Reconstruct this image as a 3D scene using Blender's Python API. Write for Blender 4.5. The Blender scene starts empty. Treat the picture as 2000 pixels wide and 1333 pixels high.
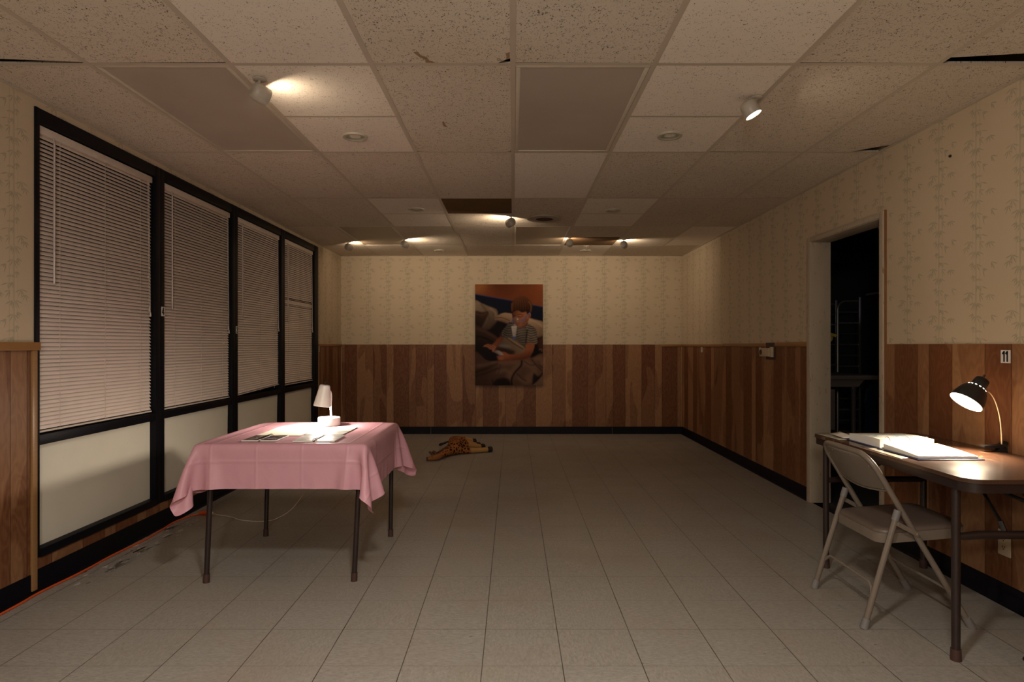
import bpy, bmesh, math, random
import numpy as np
from mathutils import Vector, Matrix

S = bpy.context.scene
COL = S.collection
PI = math.pi

# ------------------------------------------------------------------ camera, world, exposure
EYE, CEIL, F = 1.2213, 2.4258, 1206.0
cam = bpy.data.objects.new('camera', bpy.data.cameras.new('camera'))
COL.objects.link(cam)
cam.location = (0, 0, EYE)
cam.rotation_euler = (PI / 2, 0, 0)
cam.data.sensor_width = 36.0
cam.data.lens = 36.0 * F / 2000.0
cam.data.shift_x = -2 / 2000.0
cam.data.shift_y = 6.5 / 2000.0
cam.data.clip_start = 0.05
S.camera = cam
w = bpy.data.worlds.new('night'); S.world = w; w.use_nodes = True
w.node_tree.nodes['Background'].inputs[0].default_value = (0.02, 0.03, 0.06, 1)
w.node_tree.nodes['Background'].inputs[1].default_value = 0.02
S.view_settings.view_transform = 'Standard'
S.view_settings.look = 'None'
S.view_settings.gamma = 1
S.view_settings.use_curve_mapping = False
S.view_settings.exposure = 0.38
try:
    S.cycles.use_denoising = True
    S.cycles.max_bounces = 10
    S.cycles.diffuse_bounces = 6
    S.cycles.sample_clamp_indirect = 4.0
except Exception:
    pass

WARM = (1.0, 0.78, 0.56)
LED = (1.0, 0.86, 0.72)
P_TABLE_LAMP, P_CLAMP_LAMP = 24.0, 66.0
# power of the seven ceiling spots, in the order they are listed further down
P_SPOT = [0.7, 1.2, 3.7, 2.2, 2.6, 2.8, 2.2]


def light(name, kind, loc, power, col, direction=None, size=0.05, spread=None, angle=None, blend=1.0):
    ld = bpy.data.lights.new(name, kind)
    ld.energy = power
    ld.color = col
    if kind == 'AREA':
        ld.shape = 'DISK'; ld.size = size
        if spread: ld.spread = spread
    elif kind == 'SPOT':
        ld.shadow_soft_size = size; ld.spot_size = angle; ld.spot_blend = blend
    else:
        ld.shadow_soft_size = size
    o = bpy.data.objects.new(name, ld); COL.objects.link(o)
    o.location = loc
    if direction is not None:
        o.rotation_euler = Vector(direction).to_track_quat('-Z', 'Y').to_euler()
    return o


# added unseen fill above the frame, brightening the near floor and ceiling
rl = light('overhead_fill', 'SPOT', (-0.05, 0.85, 2.36), 150, (1.0, 0.95, 0.89), (-0.10, 0.05, -0.99), 0.10, angle=2.7, blend=1.0)


# second added fill, unseen behind the camera, lifting ceiling, walls and blinds
light('rear_fill', 'POINT', (-0.20, -0.60, 1.70), 78, (1.0, 0.95, 0.89), size=0.12)


# ------------------------------------------------------------------ material helpers
def lin(r, g, b):
    f = lambda c: (c / 255 / 12.92) if c / 255 <= 0.04045 else ((c / 255 + 0.055) / 1.055) ** 2.4
    return (f(r), f(g), f(b))


class NT:
    def __init__(self, name):
        self.m = bpy.data.materials.new(name); self.m.use_nodes = True
        self.t = self.m.node_tree
        self.b = self.t.nodes['Principled BSDF']

    def n(self, typ, **kw):
        nd = self.t.nodes.new(typ)
        for k, v in kw.items(): setattr(nd, k, v)
        return nd

    def put(self, sock, v):
        if v is None: return
        if isinstance(v, bpy.types.NodeSocket): self.t.links.new(v, sock)
        elif isinstance(v, (tuple, list)) and len(v) == 3 and sock.type == 'RGBA': sock.default_value = (*v, 1)
        else: sock.default_value = v

    def math(self, op, a, b=None, c=None, clamp=False):
        nd = self.n('ShaderNodeMath', operation=op, use_clamp=clamp)
        self.put(nd.inputs[0], a); self.put(nd.inputs[1], b); self.put(nd.inputs[2], c)
        return nd.outputs[0]

    def mix(self, f, a, b, mode='MIX'):
        nd = self.n('ShaderNodeMix', data_type='RGBA', blend_type=mode)
        self.put(nd.inputs[0], f); self.put(nd.inputs[6], a); self.put(nd.inputs[7], b)
        return nd.outputs[2]

    def pos(self):
        return self.n('ShaderNodeNewGeometry').outputs['Position']

    def obj(self):
        return self.n('ShaderNodeTexCoord').outputs['Object']

    def xyz(self, v):
        nd = self.n('ShaderNodeSeparateXYZ'); self.put(nd.inputs[0], v)
        return nd.outputs[0], nd.outputs[1], nd.outputs[2]

    def vec(self, x, y, z):
        nd = self.n('ShaderNodeCombineXYZ')
        for i, v in enumerate((x, y, z)): self.put(nd.inputs[i], v)
        return nd.outputs[0]

    def scale(self, v, s):
        nd = self.n('ShaderNodeVectorMath', operation='MULTIPLY'); self.put(nd.inputs[0], v); nd.inputs[1].default_value = s
        return nd.outputs[0]

    def noise(self, v, scale, detail=3, rough=0.55, dist=0.0):
        nd = self.n('ShaderNodeTexNoise'); self.put(nd.inputs['Vector'], v)
        nd.inputs['Scale'].default_value = scale; nd.inputs['Detail'].default_value = detail
        nd.inputs['Roughness'].default_value = rough; nd.inputs['Distortion'].default_value = dist
        return nd.outputs['Fac']

    def voro(self, v, scale, feature='F1', rnd=1.0):
        nd = self.n('ShaderNodeTexVoronoi', feature=feature); self.put(nd.inputs['Vector'], v)
        nd.inputs['Scale'].default_value = scale; nd.inputs['Randomness'].default_value = rnd
        return nd

    def ramp(self, f, stops, interp='LINEAR'):
        nd = self.n('ShaderNodeValToRGB'); self.put(nd.inputs[0], f)
        cr = nd.color_ramp; cr.interpolation = interp
        while len(cr.elements) > 1: cr.elements.remove(cr.elements[-1])
        for i, (p, c) in enumerate(stops):
            if i == 0: e = cr.elements[0]; e.position = p
            else: e = cr.elements.new(p)
            e.color = (*c, 1) if isinstance(c, (tuple, list)) else (c, c, c, 1)
        return nd.outputs[0]

    def step(self, v, a, b):
        nd = self.n('ShaderNodeMapRange', interpolation_type='SMOOTHSTEP')
        self.put(nd.inputs[0], v); nd.inputs[1].default_value = a; nd.inputs[2].default_value = b
        return nd.outputs[0]

    def bump(self, h, strength=0.3, dist=0.002):
        nd = self.n('ShaderNodeBump'); self.put(nd.inputs['Height'], h)
        nd.inputs['Strength'].default_value = strength; nd.inputs['Distance'].default_value = dist
        self.t.links.new(nd.outputs[0], self.b.inputs['Normal'])

    def out(self, col=None, rough=0.5, metal=0.0, spec=0.5, emit=None, es=0.0, sss=None):
        self.put(self.b.inputs['Base Color'], col)
        self.put(self.b.inputs['Roughness'], rough)
        self.put(self.b.inputs['Metallic'], metal)
        self.put(self.b.inputs['Specular IOR Level'], spec)
        if emit is not None:
            self.put(self.b.inputs['Emission Color'], emit); self.put(self.b.inputs['Emission Strength'], es)
        return self.m


def plain(name, col, rough=0.5, metal=0.0, spec=0.5, var=0.12, vscale=30, emit=None, es=0.0):
    k = NT(name)
    n = k.noise(k.pos(), vscale, 3)
    c = k.mix(n, tuple(x * (1 - var) for x in col), tuple(x * (1 + var) for x in col))
    return k.out(c, rough, metal, spec, emit, es)


# ---- wallpaper: beige, grey-green bamboo in vertical columns
def wallpaper():
    k = NT('bamboo_wallpaper')
    x, y, z = k.xyz(k.pos())
    s = k.math('ADD', x, y)
    W, V = 0.268, 0.256
    c = k.math('DIVIDE', k.math('ADD', s, 0.118), W)
    idx = k.math('FLOOR', c)
    u = k.math('MULTIPLY', k.math('SUBTRACT', k.math('FRACT', c), 0.5), W)
    odd = k.math('FRACT', k.math('MULTIPLY', idx, 0.5))
    zz = k.math('ADD', z, k.math('MULTIPLY', odd, 0.21))
    v = k.math('MULTIPLY', k.math('FRACT', k.math('DIVIDE', zz, V)), V)
    rng = random.Random(5)
    acc = None

    def add(m):
        nonlocal acc
        acc = m if acc is None else k.math('MAXIMUM', acc, m)
    fans = [(0.048, 0.205, 0, 5), (0.070, 0.180, 0, 4), (-0.030, 0.228, 0, 3), (0.004, 0.235, -1, 3), (0.012, 0.150, 1, 4), (-0.006, 0.148, -1, 4), (-0.085, 0.185, 0, 5), (0.014, 0.030, 1, 4), (-0.040, 0.060, -1, 3), (-0.094, 0.085, -1, 3), (0.0, 0.085, 0, 4), (-0.018, 0.195, -1, 3), (0.022, 0.095, 1, 3), (-0.012, 0.012, 0, 4)]
    for fx, fy, side, nl in fans:
        for q in range(nl):
            ang = math.radians(-155 + q * 130 / (nl - 1) + rng.uniform(-9, 9)) if side == 0 else math.radians((-25 - q * 28 if side > 0 else -155 + q * 28) + rng.uniform(-8, 8))
            L = rng.uniform(0.014, 0.024)
            cx, cy = fx + math.cos(ang) * L, fy + math.sin(ang) * L
            ca, sa = math.cos(ang) / L, math.sin(ang) / L
            wd = 0.0031
            du = k.math('SUBTRACT', u, cx); dv = k.math('SUBTRACT', v, cy)
            a = k.math('MULTIPLY_ADD', du, ca, k.math('MULTIPLY', dv, sa))
            b = k.math('MULTIPLY_ADD', du, sa * L / wd, k.math('MULTIPLY', dv, -ca * L / wd))
            d = k.math('MULTIPLY_ADD', a, a, k.math('MULTIPLY', b, b))
            add(k.math('SUBTRACT', 1.25, d, clamp=True))
    for sx, w_, a in ((0.004, 0.006, 0.55), (-0.022, 0.0035, 0.40), (0.026, 0.003, 0.32)):
        d = k.math('ABSOLUTE', k.math('SUBTRACT', u, sx))
        m = k.math('MULTIPLY', k.step(d, w_, w_ * 0.55), a)
        add(m)
    fade = k.noise(k.vec(s, 0.0, z), 9, 2)
    f = k.math('MULTIPLY', acc, k.math('MULTIPLY_ADD', fade, 0.55, 0.26), clamp=True)
    blot = k.noise(k.vec(s, 0.0, k.math('MULTIPLY', z, 0.5)), 2.2, 4)
    base = k.mix(blot, (0.50, 0.40, 0.275), (0.59, 0.485, 0.35))
    thread = k.noise(k.vec(k.math('MULTIPLY', s, 260), 3.0, k.math('MULTIPLY', z, 30)), 1.0, 1)
    base = k.mix(k.math('MULTIPLY', thread, 0.25), base, (0.40, 0.32, 0.21))
    col = k.mix(f, base, (0.215, 0.215, 0.145))
    k.bump(thread, 0.06, 0.001)
    return k.out(col, 0.75, spec=0.25)


# ---- wainscot: veneer panels, eight uneven planks repeating every 4 ft
PW = [0.162, 0.225, 0.179, 0.098, 0.208, 0.098, 0.150, 0.099]


def veneer(name, s0, axis='xy', bright=1.0, vertical=True):
    k = NT(name)
    x, y, z = k.xyz(k.pos())
    s = k.math('ADD', x, y)
    t = k.math('FRACT', k.math('DIVIDE', k.math('SUBTRACT', s, s0 - 1.219 * 20), 1.219))
    tone = [0.08, 0.74, 0.38, 0.84, 0.10, 0.62, 0.48, 0.54]
    acc, prev, tn, gd = 0.0, 0.0, None, None
    for wd, tv in zip(PW, tone):
        b_ = acc / 1.219
        stp = k.math('MULTIPLY', k.math('GREATER_THAN', t, b_), tv - prev) if acc else tv
        tn = stp if tn is None else k.math('ADD', tn, stp)
        d_ = k.math('ABSOLUTE', k.math('SUBTRACT', t, b_))
        gd = d_ if gd is None else k.math('MINIMUM', gd, d_)
        acc += wd; prev = tv
    gd = k.math('MINIMUM', gd, k.math('SUBTRACT', 1.0, t))
    gv = k.step(gd, 0.0006, 0.0016)
    pv = k.vec(k.math('MULTIPLY', s, 1.0), k.math('MULTIPLY', tn, 7.0), k.math('MULTIPLY', z, 0.30))
    big = k.noise(pv, 4.0, 1, 0.5, 0.8)
    heart = k.math('MULTIPLY', k.step(big, 0.515, 0.545), k.step(tn, 0.2, 0.35))
    fv = k.vec(k.math('MULTIPLY', s, 1.0), tn, k.math('MULTIPLY', z, 0.10))
    warp = k.noise(k.vec(s, tn, k.math('MULTIPLY', z, 0.45)), 7, 2)
    grain = k.math('SINE', k.math('MULTIPLY_ADD', warp, 70, k.math('MULTIPLY', s, 60)))
    fine = k.noise(fv, 220, 4, 0.65)
    lightc, darkc = (0.315, 0.165, 0.077), (0.122, 0.042, 0.0155)
    f = k.math('ADD', tn, k.math('MULTIPLY', heart, -0.34))
    f = k.math('ADD', f, k.math('MULTIPLY', grain, 0.08))
    f = k.math('ADD', f, k.math('MULTIPLY_ADD', fine, 0.5, -0.25), clamp=True)
    col = k.mix(f, tuple(c * bright for c in darkc), tuple(c * bright for c in lightc))
    col = k.mix(k.math('SUBTRACT', 1.0, gv), col, (0.022, 0.010, 0.005))
    k.bump(gv, 0.5, 0.0015)
    return k.out(col, k.math('MULTIPLY_ADD', fine, 0.2, 0.36), spec=0.25)


def floor_mat():
    k = NT('vinyl_floor_tile')
    x, y, z = k.xyz(k.pos())
    tu = k.math('DIVIDE', k.math('ADD', x, 0.117 + 30 * 0.3048), 0.3048)
    tv = k.math('DIVIDE', k.math('ADD', y, -2.343 + 30 * 0.3008), 0.3008)
    fu, fv = k.math('FRACT', tu), k.math('FRACT', tv)
    eu = k.math('MINIMUM', fu, k.math('SUBTRACT', 1.0, fu))
    ev = k.math('MINIMUM', fv, k.math('SUBTRACT', 1.0, fv))
    jn = k.noise(k.pos(), 5.0, 2)
    ju = k.math('MULTIPLY', k.step(eu, 0.0075, 0.0035), k.math('MULTIPLY_ADD', jn, 0.6, 0.55), clamp=True)
    jv = k.math('MULTIPLY', k.step(ev, 0.0060, 0.003), k.math('MULTIPLY_ADD', jn, 0.5, 0.28), clamp=True)
    joint = k.math('MAXIMUM', ju, jv)
    wn = k.n('ShaderNodeTexWhiteNoise', noise_dimensions='2D')
    k.put(wn.inputs['Vector'], k.vec(k.math('FLOOR', tu), k.math('FLOOR', tv), 0.0))
    rnd = wn.outputs['Value']
    ang = k.math('MULTIPLY', k.math('GREATER_THAN', rnd, 0.5), 1.0)
    sx = k.math('MULTIPLY_ADD', ang, 70.0, 45.0); sy = k.math('MULTIPLY_ADD', ang, -70.0, 115.0)
    fl = k.noise(k.vec(k.math('MULTIPLY', x, sx), k.math('MULTIPLY', y, sy), k.math('MULTIPLY', rnd, 30)), 1.0, 3, 0.7)
    blot = k.noise(k.pos(), 1.6, 4)
    base = k.mix(fl, (0.142, 0.125, 0.103), (0.40, 0.368, 0.318))
    base = k.mix(k.math('MULTIPLY', k.step(k.noise(k.pos(), 95, 2, 0.6), 0.62, 0.70), 0.45), base, (0.12, 0.09, 0.06))
    base = k.mix(k.math('MULTIPLY', rnd, 0.16), base, (0.25, 0.20, 0.14))
    base = k.mix(k.math('MULTIPLY', k.step(blot, 0.45, 0.75), 0.35), base, (0.24, 0.175, 0.12))
    # rust coloured scuffs and dark scuff dots, each tile its own few
    rs = k.math('MULTIPLY', k.step(k.noise(k.scale(k.pos(), (5, 16, 1)), 1.0, 5, 0.62), 0.725, 0.77), 0.55)
    base = k.mix(rs, base, (0.26, 0.085, 0.03))
    dk = k.step(k.voro(k.scale(k.pos(), (1.0, 2.2, 1)), 5.0).outputs['Distance'], 0.045, 0.025)
    base = k.mix(k.math('MULTIPLY', dk, 0.6), base, (0.05, 0.035, 0.03))
    # bare adhesive along the wall under the windows, and plaster flakes by the right wall
    near = k.math('MULTIPLY', k.step(x, -2.10, -2.22), k.math('MULTIPLY', k.step(y, 3.05, 3.2), k.step(y, 4.45, 4.2)))
    pn = k.noise(k.scale(k.pos(), (14, 4.5, 1)), 1.0, 5, 0.65)
    base = k.mix(k.math('MULTIPLY', near, k.step(pn, 0.56, 0.60)), base, (0.03, 0.022, 0.02))
    base = k.mix(k.math('MULTIPLY', near, k.step(k.noise(k.scale(k.pos(), (22, 9, 1)), 1.3, 5, 0.7), 0.58, 0.62)), base, (0.60, 0.56, 0.50))
    nr = k.math('MULTIPLY', k.step(x, 2.10, 2.2), k.math('MULTIPLY', k.step(y, 5.4, 5.6), k.step(y, 6.9, 6.6)))
    base = k.mix(k.math('MULTIPLY', nr, k.step(k.noise(k.scale(k.pos(), (26, 9, 1)), 1.3, 5, 0.7), 0.60, 0.64)), base, (0.55, 0.5, 0.42))
    col = k.mix(joint, base, (0.02, 0.015, 0.012))
    k.bump(k.math('ADD', k.math('MULTIPLY', joint, -1.0), k.math('MULTIPLY', k.noise(k.pos(), 14, 3), 0.35)), 0.12, 0.002)
    return k.out(col, k.math('MULTIPLY_ADD', blot, 0.25, 0.30), spec=0.42)


def tile_mat(name, col, dens, speck=(0.06, 0.043, 0.028), dark=0.95, stain=0.25):
    k = NT(name)
    p = k.pos()
    a = k.noise(k.scale(p, (190, 125, 1)), 1.0, 3, 0.7, 0.4)
    b = k.noise(k.scale(p, (40, 46, 1)), 1.0, 3, 0.7)
    m = k.math('ADD', k.math('MULTIPLY', a, 0.75), k.math('MULTIPLY', b, 0.25))
    sp = k.math('MULTIPLY', k.step(m, dens, dens - 0.03), dark)
    r = k.n('ShaderNodeObjectInfo').outputs['Random']
    bl = k.noise(p, 1.7, 4)
    base = k.mix(k.math('MULTIPLY', k.step(bl, 0.4, 0.8), stain), col, tuple(c * f for c, f in zip(col, (0.80, 0.70, 0.55))))
    base = k.mix(k.math('MULTIPLY', r, 0.22), base, tuple(c * 0.62 for c in col))
    c = k.mix(sp, base, speck)
    k.bump(k.math('MULTIPLY', sp, -1.0), 0.5, 0.002)
    return k.out(c, 0.85, spec=0.15)


M = {}
M['wallpaper'] = wallpaper()
M['veneer_back'] = veneer('veneer_back', 6.123)
M['veneer_right'] = veneer('veneer_right', 5.145)
M['veneer_left'] = veneer('veneer_left', 0.795 - 0.162)
M['floor'] = floor_mat()
M['tile_old'] = tile_mat('ceiling_tile_old', (0.70, 0.615, 0.505), 0.425)
M['tile_new'] = tile_mat('ceiling_tile_new', (0.86, 0.775, 0.665), 0.41, dark=0.85, stain=0.08)
M['tile_stained'] = tile_mat('ceiling_tile_stained', (0.13, 0.075, 0.035), 0.37, speck=(0.05, 0.03, 0.015), stain=0.9)
M['grid'] = plain('grid_metal', (0.53, 0.45, 0.35), 0.5, var=0.08, vscale=8)
M['plenum'] = plain('plenum', (0.006, 0.005, 0.004), 0.9)
M['black_frame'] = plain('black_frame', (0.0022, 0.0023, 0.0046), 0.5, spec=0.18, var=0.25, vscale=12)
M['base_black'] = plain('base_black', (0.0022, 0.0021, 0.0050), 0.55, spec=0.14, var=0.2, vscale=9)
M['rail_wood'] = veneer('rail_wood', 0.4, bright=1.0)
def oak(name, dark, lightc):
    k = NT(name)
    p = k.scale(k.pos(), (6, 6, 90))
    f = k.noise(p, 1.0, 4, 0.6)
    return k.out(k.mix(f, dark, lightc), 0.38)
M['oak'] = oak('oak_rail', (0.22, 0.095, 0.026), (0.34, 0.165, 0.05))
M['stick'] = oak('pine_stick', (0.24, 0.12, 0.045), (0.33, 0.18, 0.07))
def panel_mat():
    k = NT('painted_panel')
    p = k.pos()
    n = k.noise(p, 3.0, 4); d = k.step(k.voro(p, 16).outputs['Distance'], 0.06, 0.03)
    c = k.mix(n, (0.62, 0.57, 0.46), (0.74, 0.69, 0.57))
    c = k.mix(k.math('MULTIPLY', d, 0.35), c, (0.2, 0.16, 0.11))
    k.bump(k.noise(p, 9, 3), 0.15, 0.004)
    return k.out(c, 0.5)
M['panel'] = panel_mat()
M['blind'] = plain('blind_slat', (0.80, 0.68, 0.60), 0.42, var=0.06, vscale=6)
M['blind_rail'] = plain('blind_rail', (0.62, 0.52, 0.44), 0.4)
M['cord_white'] = plain('cord_white', (0.62, 0.53, 0.44), 0.6)
M['wand'] = plain('wand_plastic', (0.50, 0.42, 0.40), 0.25)
M['glass_night'] = plain('night_glass', (0.004, 0.004, 0.006), 0.08)
def casing_mat():
    k = NT('painted_casing')
    p = k.pos(); x, y, z = k.xyz(p)
    n = k.noise(k.scale(p, (14, 14, 4)), 1.0, 5, 0.65)
    c = k.mix(n, (0.35, 0.285, 0.205), (0.44, 0.365, 0.27))
    chip = k.math('MULTIPLY', k.step(k.noise(k.scale(p, (40, 40, 12)), 1.0, 4, 0.7), 0.61, 0.68), 0.75)
    c = k.mix(chip, c, (0.16, 0.09, 0.045))
    return k.out(c, 0.5)
M['casing'] = casing_mat()
M['brown_edge'] = plain('bare_wood_edge', (0.20, 0.085, 0.03), 0.6)
M['black_plastic'] = plain('black_plastic', (0.010, 0.009, 0.009), 0.35)
M['black_paint'] = plain('black_enamel', (0.012, 0.010, 0.009), 0.32)
M['dark_brown_metal'] = plain('dark_brown_metal', (0.022, 0.012, 0.010), 0.32, var=0.25, vscale=25)
M['rubber_brown'] = plain('rubber_brown', (0.050, 0.020, 0.014), 0.6)
M['chair_beige'] = plain('chair_enamel', (0.165, 0.130, 0.098), 0.33, var=0.10, vscale=20)
M['chair_vinyl'] = plain('chair_vinyl', (0.120, 0.085, 0.064), 0.45, var=0.12, vscale=14)
M['rubber_grey'] = plain('rubber_grey', (0.17, 0.152, 0.142), 0.55)
M['white_enamel'] = plain('white_enamel', (0.78, 0.74, 0.70), 0.35, var=0.04)
M['paper'] = plain('white_paper', (0.78, 0.75, 0.68), 0.6, var=0.03)
M['paper_cream'] = plain('cream_paper', (0.74, 0.69, 0.55), 0.5, var=0.05)
M['page_edge'] = plain('page_edge', (0.58, 0.50, 0.38), 0.7)
M['binder_blue'] = plain('binder_blue', (0.012, 0.016, 0.075), 0.35)
M['chrome'] = plain('chrome', (0.72, 0.68, 0.62), 0.18, metal=1.0)
M['brass'] = plain('brass_gooseneck', (0.72, 0.56, 0.36), 0.28, metal=1.0)
M['orange'] = plain('orange_cord', (0.55, 0.075, 0.012), 0.45)
M['plate'] = plain('beige_plate', (0.46, 0.36, 0.235), 0.45)
M['sign_white'] = plain('sign_white', (0.70, 0.68, 0.62), 0.5)
M['ink'] = plain('ink', (0.006, 0.006, 0.006), 0.6)
M['spot_grey'] = plain('spot_white_enamel', (0.40, 0.35, 0.285), 0.4, var=0.15)
M['trim_ring'] = plain('downlight_ring', (0.44, 0.40, 0.31), 0.4)
M['trim_cone'] = plain('downlight_cone', (0.30, 0.30, 0.215), 0.35)
M['lens'] = plain('acrylic_lens', (0.45, 0.38, 0.31), 0.35, var=0.16, vscale=3)
M['lens_dark'] = plain('acrylic_lens_dark', (0.20, 0.145, 0.095), 0.35, var=0.16, vscale=3)
M['troffer_frame'] = plain('troffer_frame', (0.60, 0.53, 0.42), 0.4)
M['vent_dark'] = plain('vent_dark', (0.05, 0.024, 0.014), 0.8)
M['vent_ring'] = plain('vent_ring', (0.36, 0.295, 0.225), 0.5)
M['bulb'] = plain('glowing_bulb', (0.9, 0.85, 0.8), 0.4, emit=(1.0, 0.86, 0.66), es=60.0)
M['spot_lens'] = plain('glowing_spot_lens', (0.9, 0.85, 0.8), 0.4, emit=(1.0, 0.84, 0.62), es=22.0)
M['led'] = plain('glowing_led', (0.9, 0.88, 0.85), 0.4, emit=(1.0, 0.90, 0.76), es=20.0)


# ------------------------------------------------------------------ mesh helpers
def basis(d):
    d = Vector(d).normalized()
    a = Vector((0, 0, 1)) if abs(d.z) < 0.9 else Vector((1, 0, 0))
    u = d.cross(a).normalized(); v = d.cross(u).normalized()
    return d, u, v


class MB:
    def __init__(self):
        self.bm = bmesh.new(); self.mi = 0

    def face(self, vs):
        try:
            f = self.bm.faces.new(vs); f.material_index = self.mi; return f
        except ValueError:
            return None

    def poly(self, pts):
        return self.face([self.bm.verts.new(p) for p in pts])

    def box(self, x0, x1, y0, y1, z0, z1, bev=0.0, seg=2, mat=None):
        r = bmesh.ops.create_cube(self.bm, size=1.0)
        vs = r['verts']
        for v in vs:
            v.co = Vector((x0 + (v.co.x + .5) * (x1 - x0), y0 + (v.co.y + .5) * (y1 - y0), z0 + (v.co.z + .5) * (z1 - z0)))
            if mat is not None: v.co = mat @ v.co
        fs = {f for v in vs for f in v.link_faces}
        for f in fs: f.material_index = self.mi
        if bev:
            es = list({e for v in vs for e in v.link_edges})
            rb = bmesh.ops.bevel(self.bm, geom=es, offset=bev, segments=seg, affect='EDGES', profile=0.6)
            for f in rb['faces']: f.material_index = self.mi
        return self

    def tube(self, pts, r, n=10, cap=True, closed=False):
        P = [Vector(p) for p in pts]
        R = r if isinstance(r, (list, tuple)) else [r] * len(P)
        rings = []; u = None
        for i, p in enumerate(P):
            if closed: t = (P[(i + 1) % len(P)] - P[i - 1])
            else: t = P[min(i + 1, len(P) - 1)] - P[max(i - 1, 0)]
            t.normalize()
            if u is None: _, u, _ = basis(t)
            else:
                u = (u - t * u.dot(t))
                if u.length < 1e-6: _, u, _ = basis(t)
                u.normalize()
            v = t.cross(u)
            rings.append([self.bm.verts.new(p + (u * math.cos(a) + v * math.sin(a)) * R[i]) for a in [2 * PI * j / n for j in range(n)]])
        m = len(rings)
        for i in range(m if closed else m - 1):
            A, B = rings[i], rings[(i + 1) % m]
            for j in range(n): self.face((A[j], A[(j + 1) % n], B[(j + 1) % n], B[j]))
        if cap and not closed:
            self.face(list(reversed(rings[0]))); self.face(rings[-1])
        return self

    def lathe(self, prof, origin=(0, 0, 0), axis=(0, 0, 1), n=32, sx=1.0, sy=1.0):
        d, u, v = basis(axis); o = Vector(origin)
        rings = []
        for r, h in prof:
            if r < 1e-6: rings.append([self.bm.verts.new(o + d * h)])
            else: rings.append([self.bm.verts.new(o + d * h + (u * math.cos(a) * sx + v * math.sin(a) * sy) * r) for a in [2 * PI * j / n for j in range(n)]])
        for A, B in zip(rings, rings[1:]):
            for j in range(n):
                j2 = (j + 1) % n
                if len(A) == 1 and len(B) == 1: continue
                if len(A) == 1: self.face((A[0], B[j], B[j2]))
                elif len(B) == 1: self.face((A[j], A[j2], B[0]))
                else: self.face((A[j], A[j2], B[j2], B[j]))
        return self

    def prism(self, pts, h):
        """pts: closed loop of 3-D points, h: extrusion vector"""
        h = Vector(h)
        A = [self.bm.verts.new(p) for p in pts]; B = [self.bm.verts.new(Vector(p) + h) for p in pts]
        self.face(list(reversed(A))); self.face(B)
        for i in range(len(A)): self.face((A[i], A[(i + 1) % len(A)], B[(i + 1) % len(A)], B[i]))
        return self

    def grid(self, fn, nu, nv):
        V = [[self.bm.verts.new(fn(i / nu, j / nv)) for j in range(nv + 1)] for i in range(nu + 1)]
        for i in range(nu):
            for j in range(nv): self.face((V[i][j], V[i + 1][j], V[i + 1][j + 1], V[i][j + 1]))
        return self

    def build(self, name, mats, parent=None, smooth=40, local=False, normals=True):
        me = bpy.data.meshes.new(name)
        if normals: bmesh.ops.recalc_face_normals(self.bm, faces=self.bm.faces[:])
        if parent is not None and not local:
            inv = ROOTM[parent.name].inverted()
            bmesh.ops.transform(self.bm, matrix=inv, verts=self.bm.verts[:])
        self.bm.to_mesh(me); self.bm.free()
        for m in (mats if isinstance(mats, (list, tuple)) else [mats]): me.materials.append(m)
        if smooth:
            for p in me.polygons: p.use_smooth = True
            me.set_sharp_from_angle(angle=math.radians(smooth))
        o = bpy.data.objects.new(name, me); COL.objects.link(o)
        if parent is not None: o.parent = parent
        ROOTM[o.name] = ROOTM[parent.name].copy() if parent is not None else Matrix.Identity(4)
        return o


ROOTM = {}


def tag(o, label, cat, group=None):
    o['label'] = label; o['category'] = cat
    if group: o['group'] = group
    return o


def thing(name, label, cat, loc=(0, 0, 0), group=None):
    o = bpy.data.objects.new(name, None); COL.objects.link(o)
    o.location = loc; o.empty_display_size = 0.05
    ROOTM[o.name] = Matrix.Translation(loc)
    return tag(o, label, cat, group)


def struct(o):
    o['kind'] = 'structure'; return o


def sempty(name, loc=(0, 0, 0)):
    o = bpy.data.objects.new(name, None); COL.objects.link(o); o.location = loc
    ROOTM[o.name] = Matrix.Translation(loc)
    return struct(o)


def spline(pts, n=6, closed=False):
    P = [Vector(p) for p in pts]; out = []
    m = len(P)
    for i in range(m if closed else m - 1):
        if closed: a, b, c, d = P[i - 1], P[i], P[(i + 1) % m], P[(i + 2) % m]
        else: a, b, c, d = P[max(i - 1, 0)], P[i], P[i + 1], P[min(i + 2, m - 1)]
        for q in range(n):
            t = q / n
            out.append(0.5 * ((2 * b) + (c - a) * t + (2 * a - 5 * b + 4 * c - d) * t * t + (3 * b - a - 3 * c + d) * t ** 3))
    if not closed: out.append(P[-1])
    return out


def rrect(x0, x1, y0, y1, r, n=6):
    pts = []
    for cx, cy, a0 in ((x1 - r, y1 - r, 0), (x0 + r, y1 - r, 90), (x0 + r, y0 + r, 180), (x1 - r, y0 + r, 270)):
        for q in range(n + 1):
            a = math.radians(a0 + 90 * q / n); pts.append((cx + r * math.cos(a), cy + r * math.sin(a)))
    return pts


STROKES = {'1': [[(-.16, .30), (.0, .46), (.04, .46)], [(.03, .5), (.03, -.5)]],
           '4': [[(.06, .5), (-.24, -.16), (-.24, -.20), (.28, -.20)], [(.12, .5), (.12, -.5)]],
           '3': [[(-.22, .30), (-.14, .44), (.08, .45), (.20, .32), (.20, .16), (.08, .03), (-.04, .02)], [(.08, .03), (.22, -.12), (.22, -.32), (.10, -.45), (-.12, -.45), (-.23, -.30)]],
           '2': [[(-.22, .26), (-.14, .42), (.06, .45), (.20, .32), (.20, .14), (-.22, -.40), (-.22, -.44), (.24, -.44)]],
           '5': [[(.20, .44), (-.18, .44), (-.20, .04), (.04, .10), (.22, -.06), (.22, -.30), (.08, -.45), (-.12, -.44), (-.23, -.30)]]}


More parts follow.
